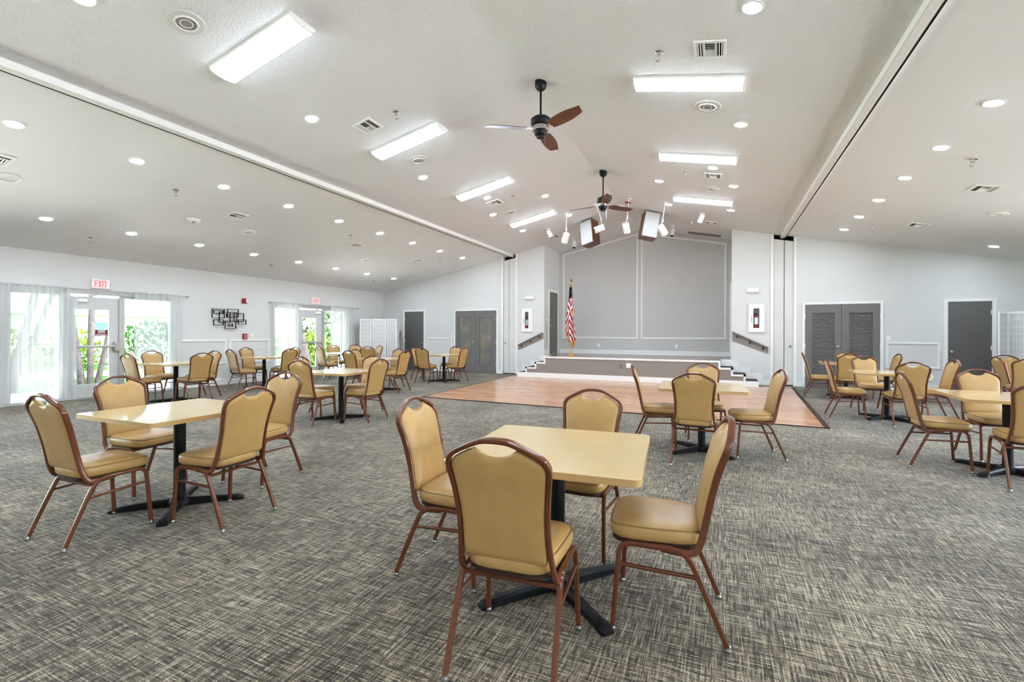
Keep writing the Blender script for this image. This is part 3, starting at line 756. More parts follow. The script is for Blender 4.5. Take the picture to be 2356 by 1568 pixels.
text('FIRE', .042, (.0585, .002, .031), (PI/2, 0, PI/2), M['red'], root)
text('ALARM', .030, (.0625, .002, -.033), (PI/2, 0, PI/2), M['red'], root)
root = tag(empty('light_switch', (XL, 8.515, 1.245)), 'square white switch plate beside the red pull station', 'light switch')
b = MB(); b.box(0, .012, -.062, .062, -.062, .062); b.build('cover_plate', M['plastic'], root, bevel=.004)
for yy in (-.025, .025):
    b = MB(); b.box(.01, .018, yy - .012, yy + .012, -.03, .03); b.build('rocker', M['plastic'], root, bevel=.003)
# black wall sculpture of overlapping rectangles
root = tag(empty('wall_sculpture', (XL, 7.845, 1.68)), 'black metal wall sculpture of overlapping open rectangles', 'wall art')
RECT = [(180,510,515,755,.07), (590,500,900,720,.07), (790,605,1075,835,.045), (890,775,1125,912,.07), (225,790,490,945,.07), (535,815,845,1030,.055),
        (395,590,700,870,.03), (690,590,890,830,.025), (245,545,510,640,.04), (630,905,770,965,.035), (580,640,800,725,.04)]
for (a, t, c, e, xo) in RECT:
    y0, y1 = (a - 652) * .000963, (c - 652) * .000963; z1, z0 = (765 - t) * .00096, (765 - e) * .00096
    b = MB(); frame_rect(b, y0, y1, z0, z1, .013, xo - .024, xo); b.build('rectangle_bar', M['black'], root, smooth=0)
b = MB()
for y, z in ((-.3, .1), (.2, .15), (.1, -.12), (-.2, -.1), (.35, -.05)): b.bar((0, y, z), (.05, y, z), .006)
b.build('standoff', M['black'], root)

# ------------------------------------------------------------------ ceiling fixtures: local -z points into the room, x runs up/down the slope
def on_ceiling(name, x, y, label, cat, group=None):
    a = -ANG if x < RX else ANG
    return tag(empty(name, (x, y, ceil(x)), (0, a, 0)), label, cat, group)
ORD = ['nearest', 'second', 'third', 'fourth', 'fifth', 'sixth', 'seventh', 'eighth', 'ninth']
# fluorescent wraparounds
def fluorescent(x, y, label, vis=True):
    root = on_ceiling('fluorescent_fixture', x, y, label, 'ceiling light', 'fluorescent fixtures across the vault')
    Lh, Wh = .605, .145
    prof = [(-Wh, -.026)] + [(-Wh * math.cos(PI * k / 14), -.027 - .046 * math.sin(PI * k / 14)) for k in range(1, 14)] + [(Wh, -.026)]
    b = MB(); b.prism(prof, 'x', -Lh, Lh); b.build('diffuser', M['fluor'], root, smooth=50)
    b = MB(); b.box(-Lh - .012, Lh + .012, -Wh - .006, Wh + .006, -.0265, -.001); b.build('backplate', M['plastic'], root, smooth=0)
    for s in (-1, 1):
        pr = [(p[0] * 1.03, p[1] - .003) for p in prof]
        b = MB(); b.prism([(Wh * 1.03, -.001), (-Wh * 1.03, -.001)] + pr, 'x', s * Lh, s * (Lh + .014)); b.build('end_cap', M['plastic'], root, smooth=0)
for i, y in enumerate((3.33, 5.84, 8.37, 11.05)): fluorescent(-4.38, y, '%s lit fluorescent fixture on the vault slope above the exit-door side' % ORD[i])
for i, y in enumerate((5.81, 8.34, 11.05)): fluorescent(-.35, y, '%s lit fluorescent fixture on the vault slope towards the rippled doors' % ORD[i])
fluorescent(-4.38, .81, 'lit fluorescent fixture overhead on the exit-door slope, behind the camera'); fluorescent(-4.38, -1.7, 'rearmost lit fluorescent fixture on the exit-door slope')
fluorescent(-.35, 3.3, 'lit fluorescent fixture overhead on the far slope, just above the frame'); fluorescent(-.35, .8, 'lit fluorescent fixture on the far slope, behind the camera'); fluorescent(-.35, -1.7, 'rearmost lit fluorescent fixture on the far slope')
# recessed downlights
def downlight(x, y, label, group):
    root = on_ceiling('recessed_downlight', x, y, label, 'downlight', group)
    b = MB(); b.lathe([(.098, .002), (.098, -.004), (.082, -.010), (.076, -.008)], 28, cap=False); b.build('trim_ring', M['plastic'], root)
    b = MB(); b.lathe([(.078, -.006), (.076, -.009), (.068, -.0125), (.05, -.015), (.02, -.0165), (.001, -.017)], 24); b.build('lens', M['led'], root)
R1 = [2.48, 3.70, 4.92, 6.15, 7.41, 8.69, 9.96, 11.25, 12.53]
for i, y in enumerate(R1): downlight(-7.33, y, '%s recessed downlight from the camera in the upper row of the exit-door bay' % ORD[i], 'downlights, upper row of the exit-door bay')
R2 = [3.73, 4.92, 6.14, 7.38, 8.64, 9.91, 11.17, 12.46]
for i, y in enumerate(R2): downlight(-9.92, y, '%s recessed downlight from the camera in the lower row by the exit-door wall' % ORD[i], 'downlights, lower row of the exit-door bay')
for i, y in enumerate((2.1, 4.52, 7.05)): downlight(-4.96, y, '%s recessed downlight low on the vault slope beside the exit-door beam' % ORD[i], 'downlights on the exit-door slope of the vault')
for x, y, l in ((-4.58, 8.87, 'recessed downlight beside the air vent, below the third fluorescent fixture'), (-3.62, 9.87, 'recessed downlight high on the exit-door slope, short of the second fan'),
                (-4.96, 9.91, 'recessed downlight low on the slope beside a round speaker and the last fluorescent'), (-4.97, 11.78, 'recessed downlight below the last fluorescent, nearest the exit-door pier'),
                (-3.63, 11.72, 'recessed downlight right beside the first hanging stage spotlight')): downlight(x, y, l, 'downlights on the exit-door slope of the vault')
for x, y, l in ((.25, 4.52, 'large bright recessed downlight at the top edge of the picture, farther slope'), (.25, 6.98, 'recessed downlight between the first two fluorescents on the farther slope'),
                (-.12, 8.84, 'recessed downlight just below the second fluorescent on the farther slope'), (-1.14, 9.85, 'recessed downlight near the ridge, beside the second fan'),
                (.23, 9.84, 'recessed downlight beside the round speaker, farther slope near the beam'), (.22, 11.73, 'recessed downlight under the end of the last fluorescent, by the beam'),
                (-1.14, 11.73, 'recessed downlight beside the last hanging stage spotlight')): downlight(x, y, l, 'downlights on the farther slope of the vault')
R3 = [6.31, 7.55, 8.79, 10.06, 11.31, 12.54]
for i, y in enumerate(R3): downlight(2.54, y, '%s recessed downlight from the camera in the row beyond the second beam' % ORD[i], 'downlights in the bay beyond the second beam')
downlight(5.14, 12.75, 'single recessed downlight over the dark plain door', 'downlights in the bay beyond the second beam')
for y in (.0, 1.24, -1.2, -2.5): downlight(-7.33, y, 'recessed downlight of the upper exit-door row, behind the camera', 'downlights, upper row of the exit-door bay')
for y in (2.5, 1.24, 0, -1.2, -2.5): downlight(-9.92, y, 'recessed downlight of the lower exit-door row, outside the picture', 'downlights, lower row of the exit-door bay')
for y in (5.07, 3.83, 2.6, 1.3, 0, -1.2, -2.5): downlight(2.54, y, 'recessed downlight beyond the second beam, outside the picture', 'downlights in the bay beyond the second beam')
for y in (11.5, 10.2, 8.9, 7.6, 6.3, 5.1, 3.8, 2.6, 1.3, 0, -1.2): downlight(5.14, y, 'recessed downlight of the lower row by the unseen side wall', 'downlights in the bay beyond the second beam')
# sprinklers
def sprinkler(x, y, label):
    root = on_ceiling('fire_sprinkler', x, y, label, 'sprinkler', 'fire sprinklers on the ceiling')
    b = MB(); b.lathe([(.045, .002), (.044, -.006), (.026, -.016), (.024, -.034), (.016, -.038)], 18); b.build('escutcheon', M['chrome'], root)
    b = MB(); b.lathe([(.011, -.034), (.009, -.05)], 10)
    for s in (-1, 1): b.tube(spline([(s * .010, 0, -.046), (s * .020, 0, -.062), (s * .012, 0, -.082), (0, 0, -.088)], 4), .0035, .0035, (0, 1, 0), seg=6)
    b.lathe([(.004, -.085), (.02, -.094), (.021, -.097), (.003, -.098)], 14); b.build('sprinkler_head', M['nickel'], root)
for x, y, l in ((-7.87, 4.5, 'chrome fire sprinkler beside the oval sensor over the exit-door bay'), (-10.47, 4.54, 'chrome fire sprinkler nearest the nearer EXIT sign'), (-4.07, 5.14, 'chrome fire sprinkler between the louvred vent and second fluorescent'),
                (-7.82, 8.24, 'small chrome sprinkler above the second square vent in the exit-door bay'), (-7.83, 12.05, 'small chrome sprinkler between two last downlights, upper exit-door row'), (-10.39, 8.21, 'small chrome sprinkler above the red alarm strobe'),
                (-10.40, 12.02, 'small chrome sprinkler near the far corner above the folding screen'), (-4.14, 9.25, 'chrome sprinkler beside the louvred vent under the third fluorescent'), (-4.18, 13.4, 'chrome sprinkler behind the first hanging spotlight'),
                (-.60, 5.16, 'largest chrome sprinkler, beside the vent at the picture top'), (-.59, 9.21, 'chrome sprinkler beside the vent under the second fluorescent, farther slope'), (2.99, 7.91, 'chrome sprinkler beyond the second beam, over the vents'),
                (2.95, 11.99, 'small chrome sprinkler near the end of the row beyond the second beam'), (-.70, 13.4, 'small chrome sprinkler between the stage vent and a short spotlight')): sprinkler(x, y, l)
# air vents
def vent(x, y, wx, wy, label, mat=None):
    root = on_ceiling('air_vent', x, y, label, 'air vent', 'square air vents on the ceiling')
    b = MB(); hx, hy = wx / 2, wy / 2; t = .03
    b.box(-hx, hx, -hy, -hy + t, -.012, .002); b.box(-hx, hx, hy - t, hy, -.012, .002); b.box(-hx, -hx + t, -hy + t, hy - t, -.012, .002); b.box(hx - t, hx, -hy + t, hy - t, -.012, .002)
    b.build('vent_frame', mat or M['plastic'], root, smooth=0)
    b = MB(); b.box(-hx + t, hx - t, -hy + t, hy - t, -.001, .001); b.build('duct_shade', M['dark'], root, smooth=0)  # flat dark sheet painted as the shade inside the duct
    def slat(b, p, q, ax, tilt):
        m = Matrix.Translation(((p[0] + q[0]) / 2, (p[1] + q[1]) / 2, -.008))
        ln = math.hypot(q[0] - p[0], q[1] - p[1]) / 2
        if ax == 'y': b.box(-.0058, .0058, -ln, ln, -.0012, .0012, m @ Matrix.Rotation(tilt, 4, 'Y'))
        else: b.box(-ln, ln, -.0062, .0062, -.0012, .0012, m @ Matrix.Rotation(tilt, 4, 'X'))
    e = hx - t; g = hy - t; c = e * .42
    for s in (-1, 1):
        for k in range(3):
            xx = s * (c + (e - c) * (k + .5) / 3)
            b = MB(); slat(b, (xx, -g), (xx, g), 'y', s * .75); b.build('louvre_slat', mat or M['plastic'], root, smooth=0)
    for k in range(8):
        yy = -g + 2 * g * (k + .5) / 8
        b = MB(); slat(b, (-c, yy), (c, yy), 'x', .75 if k < 4 else -.75); b.build('louvre_slat', mat or M['plastic'], root, smooth=0)
    for s in (-1, 1):
        b = MB(); b.box(s * c - .004, s * c + .004, -g, g, -.014, 0); b.build('divider', mat or M['plastic'], root, smooth=0)
for x, y, l in ((-8.28, 2.62, 'louvred vent cut by the picture edge, exit-door bay'), (-4.56, 5.14, 'louvred vent beside the second fluorescent on the exit-door slope'), (-8.24, 5.77, 'louvred vent beside the oval sensor in the exit-door bay'),
                (-8.25, 8.88, 'second louvred vent along the exit-door bay, below a sprinkler'), (-8.27, 11.48, 'farthest louvred vent in the exit-door bay'), (-4.60, 9.28, 'louvred vent under the third fluorescent on the exit-door slope'), (-4.58, 13.25, 'louvred vent under the short spotlight by the exit-door pier'),
                (-.10, 5.14, 'largest louvred vent, above the first fluorescent of the farther slope'), (-.12, 9.29, 'louvred vent under the second fluorescent, farther slope'), (3.55, 9.06, 'nearer louvred vent beyond the second beam'),
                (3.55, 11.54, 'farther louvred vent beyond the second beam'), (-.21, 13.27, 'louvred vent above the stage beside a short spotlight')): vent(x, y, .31, .31, l)
root = on_ceiling('air_vent', -.43, 14.93, 'long beige slot vent above the stage, next to the pier', 'air vent')
b = MB(); b.box(-.46, .46, -.15, .15, -.012, .002); b.build('vent_frame', M['fascia'], root, smooth=0)
for k in range(7):
    b = MB(); b.box(-.44, .44, -.13 + k * .04, -.115 + k * .04, -.018, -.008); b.build('louvre_slat', M['fascia'], root, smooth=0)
# round ceiling speakers and other discs
def speaker(x, y, r, label, faint=False):
    root = on_ceiling('ceiling_speaker', x, y, label, 'ceiling speaker', 'round ceiling speakers')
    b = MB(); b.lathe([(r, .002), (r, -.006), (r * .96, -.012), (r * .66, -.014)], 32, cap=False); b.build('flange', M['plastic'] if faint else M['panel'], root)
    b = MB(); b.lathe([(r * .66, -.012), (r * .63, -.024), (r * .57, -.024), (r * .55, -.012)], 32, cap=False); b.build('ring', M['plastic'], root)
    b = MB(); b.lathe([(r * .57, -.010), (r * .3, -.016), (.001, -.018)], 28); b.build('speaker_grille', M['panel'] if faint else M['grille'], root)
    if not faint:
        b = MB(); b.lathe([(r * .36, -.017), (r * .34, -.022), (r * .30, -.017)], 24, cap=False); b.build('inner_ring', M['plastic'], root)
for x, y, r, l in ((-4.60, 2.72, .155, 'largest round ceiling speaker, above the nearest fluorescent'), (-4.64, 6.46, .155, 'round ceiling speaker just below the second fluorescent'), (-4.60, 10.12, .155, 'round ceiling speaker above the last fluorescent on the exit-door slope'),
                   (-.15, 6.44, .165, 'round ceiling speaker just below the first fluorescent on the farther slope'), (-.17, 10.12, .165, 'round ceiling speaker above the last fluorescent on the farther slope')): speaker(x, y, r, l)
for x, y, l in ((-8.8, 6.42, 'faint white round speaker beside the oval sensor, exit-door bay'), (-8.94, 10.03, 'faint white round speaker deep in the exit-door bay'), (4.21, 10.33, 'faint white round speaker beyond the second beam'), (-8.75, 2.9, 'faint white round speaker at the picture edge below a vent')): speaker(x, y, .14, l, True)
root = on_ceiling('motion_sensor', -8.77, 5.32, 'white oval motion sensor beside a vent over the exit-door bay', 'sensor')
b = MB(); b.lathe([(.10, .002), (.10, -.02), (.085, -.045), (.05, -.055), (.001, -.056)], 24, Matrix.Diagonal((.7, 1.25, 1, 1))); b.build('housing', M['plastic'], root)
b = MB(); b.lathe([(.03, -.05), (.02, -.068), (.001, -.07)], 14); b.build('lens', M['grille'], root)
root = on_ceiling('ceiling_strobe', -2.10, 11.75, 'red fire strobe on the ceiling ridge behind the second fan', 'fire alarm')
b = MB(); b.lathe([(.075, .002), (.075, -.012), (.06, -.02)], 22); b.build('base', M['plastic'], root)
b = MB(); b.box(-.065, .065, -.05, .05, -.06, -.02); b.build('housing', M['red'], root, bevel=.01)
b = MB(); b.box(.015, .035, -.03, .03, -.072, -.058); b.build('flash_lens', M['plastic'], root, bevel=.004)

# ceiling fans
def fan(x, y, zm, angs, R0, label):
    zc = ceil(x)
    root = tag(empty('ceiling_fan', (x, y, zc)), label, 'ceiling fan', 'three-blade fans on the ridge')
    h = zm - zc
    b = MB(); b.lathe([(.075, .03), (.078, -.05), (.07, -.085), (.045, -.11), (.02, -.112)], 24); b.build('canopy', M['black'], root)
    b = MB(); b.tube([(0, 0, -.08), (0, 0, h + .17)], .0135, .0135, (1, 0, 0), seg=12); b.lathe([(.0135, h + .21), (.028, h + .19), (.034, h + .15)], 16); b.build('downrod', M['black'], root)
    b = MB(); b.lathe([(.03, h + .165), (.10, h + .155), (.13, h + .13), (.133, h + .07), (.118, h + .04), (.105, h + .03)], 28); b.build('motor_housing', M['black'], root)
    b = MB(); b.lathe([(.104, h + .036), (.112, h + .028), (.112, h + .004), (.10, h - .002), (.108, h - .008), (.108, h - .024), (.085, h - .03)], 28); b.build('switch_ring', M['chrome'], root)
    b = MB(); b.lathe([(.09, h - .028), (.088, h - .06), (.075, h - .085), (.055, h - .10), (.052, h - .115), (.001, h - .118)], 24); b.build('switch_housing', M['black'], root)
    b = MB(); b.tube([(.07, -.03, h - .05), (.075, -.035, h - .30)], .0022, .0022, (1, 0, 0), seg=6); b.build('pull_chain', M['chrome'], root)
    for a in angs:
        m = Matrix.Rotation(math.radians(a), 4, 'Z')
        mp = m @ Matrix.Translation((0, 0, h)) @ Matrix.Rotation(math.radians(-13), 4, 'X')
        # blade outline along +x
        n = 14; up = []; lo = []
        for k in range(n + 1):
            t = k / n; xx = .19 + (R0 - .19) * t
            wv = .045 + .055 * math.sin(PI * min(1, t * .62 + .2)) ** 1.3 - (.016 * t)
            up.append((xx + (.0 if k < n else -.025), wv)); lo.append((xx + (.0 if k < n else .02), -wv))
        poly = up + lo[::-1]
        b = MB(); b.prism(poly, 'z', -.004, .004, mp); bl = b.build('blade', M['blade'], root, smooth=0)
        b = MB(); b.prism([(.09, -.018), (.20, -.03), (.235, -.038), (.235, .038), (.20, .03), (.09, .018)], 'z', .004, .009, mp); b.build('blade_iron', M['chrome'], bl, smooth=0)
fan(-2.18, 5.76, 4.04, (212, 332, 94), .73, 'nearer black ceiling fan with three walnut blades on a long rod')
fan(-2.20, 9.45, 3.97, (170, 52, -68), .76, 'farther black ceiling fan with three walnut blades near the stage lights')

# stage spotlights
def spotlight(top, joint, head, dirv, label, r=.082, ln=.25, short=False):
    root = tag(empty('stage_spotlight', top), label, 'spotlight', 'white stage spotlights on the ceiling')
    a = -ANG if top[0] < RX else ANG
    T = Vector(top)
    b = MB(); b.lathe([(.062, .004), (.062, -.012), (.02, -.022)], 20, Matrix.Rotation(a, 4, 'Y')); b.build('ceiling_plate', M['plastic'], root)
    J = Vector(joint) - T; H = Vector(head) - T; D = Vector(dirv).normalized()
    b = MB(); b.tube([(0, 0, 0), tuple(J)], .010, .010, (1, 0, 0), seg=8); b.build('stem', M['plastic'], root)
    top_of_head = H - D * (ln * .35)
    b = MB(); b.tube([tuple(J), tuple(H - D * ln * .3)], .009, .009, (1, 0, 0), seg=8); b.lathe([(.02, -.035), (.024, 0), (.02, .035)], 12, Matrix.Translation(J)); b.build('swivel', M['plastic'], root)
    q = D.to_track_quat('Z', 'Y').to_matrix().to_4x4()
    m = Matrix.Translation(H - D * (ln * .5)) @ q
    b = MB(); b.lathe([(.001, 0), (r * .9, .0), (r, .012), (r, ln), (r * .93, ln), (r * .9, ln - .06), (.001, ln - .061)], 24, m); hd = b.build('lamp_can', M['plastic'], root)
    b = MB(); b.lathe([(r * .915, ln - .001), (r * .89, ln - .055), (.002, ln - .058)], 22, m, cap=False); b.build('dark_baffle', M['black'], hd)
spotlight((-3.63, 11.5, ceil(-3.63)), (-3.63, 11.5, 4.03), (-3.65, 11.5, 3.81), (-.42, .55, -.72), 'first hanging spotlight from the exit-door side, cap turned to the room')
spotlight((-2.86, 11.5, ceil(-2.86)), (-2.72, 11.5, 4.20), (-2.77, 11.5, 3.97), (-.86, -.25, -.33), 'second hanging spotlight, tipped sideways with its black mouth showing')
spotlight((-2.03, 11.5, ceil(-2.03)), (-2.08, 11.5, 4.17), (-2.10, 11.5, 3.93), (.10, .5, -.86), 'third hanging spotlight, nearly upright below the ceiling strobe')
spotlight((-1.19, 11.5, ceil(-1.19)), (-1.25, 11.5, 4.02), (-1.25, 11.5, 3.80), (.42, .5, -.74), 'fourth hanging spotlight, in front of the farther loudspeaker')
spotlight((-4.43, 12.35, ceil(-4.43)), (-4.43, 12.35, 4.24), (-4.40, 12.38, 4.16), (.4, .3, -.85), 'short ceiling spotlight above the vent by the exit-door pier', .062, .20)
spotlight((-4.22, 14.15, ceil(-4.22)), (-4.22, 14.15, 4.25), (-4.21, 14.15, 4.15), (.05, -.25, -1), 'short ceiling spotlight over the flag, dark mouth downwards', .062, .22)
spotlight((-1.26, 14.15, ceil(-1.26)), (-1.26, 14.15, 4.38), (-1.27, 14.15, 4.28), (-.06, -.25, -1), 'short ceiling spotlight over the stage centre behind the loudspeaker', .062, .22)
spotlight((-.40, 12.32, ceil(-.40)), (-.40, 12.32, 4.27), (-.43, 12.35, 4.19), (-.38, .3, -.85), 'short ceiling spotlight nearest the second beam, tipped towards the stage', .062, .20)
# wooden loudspeakers
def loudspeaker(x, y, yaw, label):
    a = -ANG if x < RX else ANG
    root = tag(empty('loudspeaker', (x, y, ceil(x))), label, 'loudspeaker', 'wooden loudspeakers over the stage')
    root.rotation_euler = (0, a, 0)
    m = Matrix.Rotation(math.radians(yaw), 4, 'Z') @ Matrix.Rotation(math.radians(-10), 4, 'X')
    W, D, H = .20, .16, .68; z0 = -.06
    b = MB(); b.box(-W, W, -D, D, z0 - H, z0, m); b.build('cabinet', M['blade'], root, smooth=0)
    b = MB(); b.box(-W + .012, W - .012, -D - .012, -D + .004, z0 - H + .012, z0 - .012, m); gr = b.build('speaker_grille', M['cloth'], root, smooth=0)
    b = MB(); b.box(W - .09, W - .035, -D - .015, -D - .011, z0 - H + .035, z0 - H + .05, m); b.build('badge', M['nickel'], gr, smooth=0)
    b = MB()
    for s in (-1, 1): b.bar((s * .1, .05, z0 - .03), (s * .1, .05, .01), .006)
    b.build('hanger', M['black'], root)
loudspeaker(-3.36, 12.7, -22, 'wooden loudspeaker with pale grille hung on the exit-door side of the ridge')
loudspeaker(-1.66, 12.7, 24, 'wooden loudspeaker with pale grille hung on the farther side of the ridge')

# ------------------------------------------------------------------ flag
fl = tag(empty('flag_stand', (-4.17, 13.72, .648)), 'furled American flag with gold fringe on a floor pole on the stage', 'flag')
b = MB(); b.lathe([(.125, 0), (.125, .012), (.095, .022), (.06, .045), (.035, .06), (.026, .10), (.022, .13)], 28); b.build('base', M['gold'], fl)
b = MB(); b.lathe([(.012, .12), (.012, 2.27)], 12); b.build('pole', M['gold'], fl)
b = MB(); b.lathe([(.014, 2.26), (.03, 2.275), (.07, 2.29), (.075, 2.31), (.03, 2.33), (.012, 2.36), (.001, 2.38)], 18); b.build('finial', M['chrome'], fl)
def flag_cloth():
    b = MB(); rows, cols = 60, 28; vs = []
    def half(t):  # left/right half widths by height (t 0 top .. 1 bottom)
        L = [(0, .03), (.2, .05), (.4, .10), (.62, .155), (.8, .16), (.93, .13), (1, .05)]
        R = [(0, .03), (.2, .055), (.45, .13), (.6, .11), (.8, .15), (.95, .155), (1, .14)]
        def ip(T):
            for (a, p), (c, q) in zip(T, T[1:]):
                if a <= t <= c: return p + (q - p) * (t - a) / (c - a)
            return T[-1][1]
        return ip(L), ip(R)
    for j in range(rows + 1):
        t = j / rows; z = 2.20 - t * 1.80; l, r = half(t)
        for i in range(cols + 1):
            s = i / cols; x = -l + (l + r) * s
            y = -.03 - .035 * math.sin(s * PI * 4 + t * 2.5) * (.4 + t) - .02 * math.cos(s * 9 - t * 5)
            zz = z - (.10 * (1 - abs(s - .65) * 1.6) if t > .9 else 0) * (t - .9) * 10 + .05 * math.sin(s * PI * 2) * t
            vs.append((x, y, zz))
    fs = []
    for j in range(rows):
        for i in range(cols):
            t = (j + .5) / rows; s = (i + .5) / cols
            a = j * (cols + 1) + i
            q = 1.0 * t + .30 * abs(s - .45) * (1.0 if t < .5 else -1.3) + .3
            k = int(q * 17)
            fold = .055 * math.sin(s * PI * 2 + 1)
            if t < .045 or t > .955: mi = 3
            elif t < .25 - .03 * s: mi = 0 if not (s > .55 and (i * 7 + j * 3) % 11 == 0) else 2
            elif abs(t - (.46 + .10 * abs(s - .6))) < .014 and s > .25: mi = 3
            elif abs(t - (.66 - .22 * (s - .5))) < .014 and s < .55: mi = 3
            elif t > .82 and (s < .06): mi = 3
            else: mi = 1 if k % 2 else 2
            b.cur = mi; b.add([], []); fs.append((a, a + 1, a + cols + 2, a + cols + 1)); b.f.append([a, a + 1, a + cols + 2, a + cols + 1]); b.mi.append(mi)
    b.v = vs
    o = b.build('flag_cloth', [M['bluesign'], M['flagred'], M['flagwhite'], M['gold']], fl, smooth=180)
    so = o.modifiers.new('Solidify', 'SOLIDIFY'); so.thickness = .004
flag_cloth()

# ------------------------------------------------------------------ folding screens
def screen(pts, label, hz=1.81):
    c = Vector((sum(p[0] for p in pts) / len(pts), sum(p[1] for p in pts) / len(pts), 0))
    root = tag(empty('folding_screen', c), label, 'folding screen', 'white folding screens')
    for p, q in zip(pts, pts[1:]):
        P = Vector((p[0], p[1], 0)) - c; Q = Vector((q[0], q[1], 0)) - c
        d = (Q - P); ln = d.length; m = Matrix.Translation(P) @ Matrix.Rotation(math.atan2(d.y, d.x), 4, 'Z')
        b = MB(); e = .012
        b.box(e, e + .035, -.01, .01, 0, hz, m); b.box(ln - e - .035, ln - e, -.01, .01, 0, hz, m)
        for z in (hz - .035, .10): b.box(e + .035, ln - e - .035, -.01, .01, z, z + .035, m)
        fr = b.build('panel_frame', M['white'], root, smooth=0)
        b = MB()
        for k in range(1, 12): b.box(e + .035, ln - e - .035, -.006, .006, .12 + (hz - .15) * k / 12 - .005, .12 + (hz - .15) * k / 12 + .005, m)
        for k in range(1, 6): b.box(e + .035 + (ln - 2*e - .07) * k / 6 - .004, e + .035 + (ln - 2*e - .07) * k / 6 + .004, -.005, .005, .13, hz - .03, m)
        b.build('lattice', M['white'], fr, smooth=0)
        b = MB(); b.box(e + .03, ln - e - .03, -.0015, .0015, .12, hz - .02, m); b.build('paper_panel', M['paper'], fr, smooth=0)
    for p in pts[1:-1]:
        b = MB()
        for z in (.35, 1.52): b.tube([(p[0] - c.x, p[1] - c.y, z - .02), (p[0] - c.x, p[1] - c.y, z + .02)], .007, .007, (1, 0, 0), seg=8)
        b.build('hinge', M['black'], root)
screen([(-11.34, 12.60), (-11.13, 12.20), (-10.70, 12.31), (-10.37, 12.64), (-10.02, 12.75), (-10.22, 13.15)], 'white folding screen with lattice panels in the corner by the farther exit door')
screen([(5.09, 12.44), (5.37, 12.78), (5.56, 12.38), (5.95, 12.60)], 'white folding screen cut by the picture edge, beside the dark plain door')

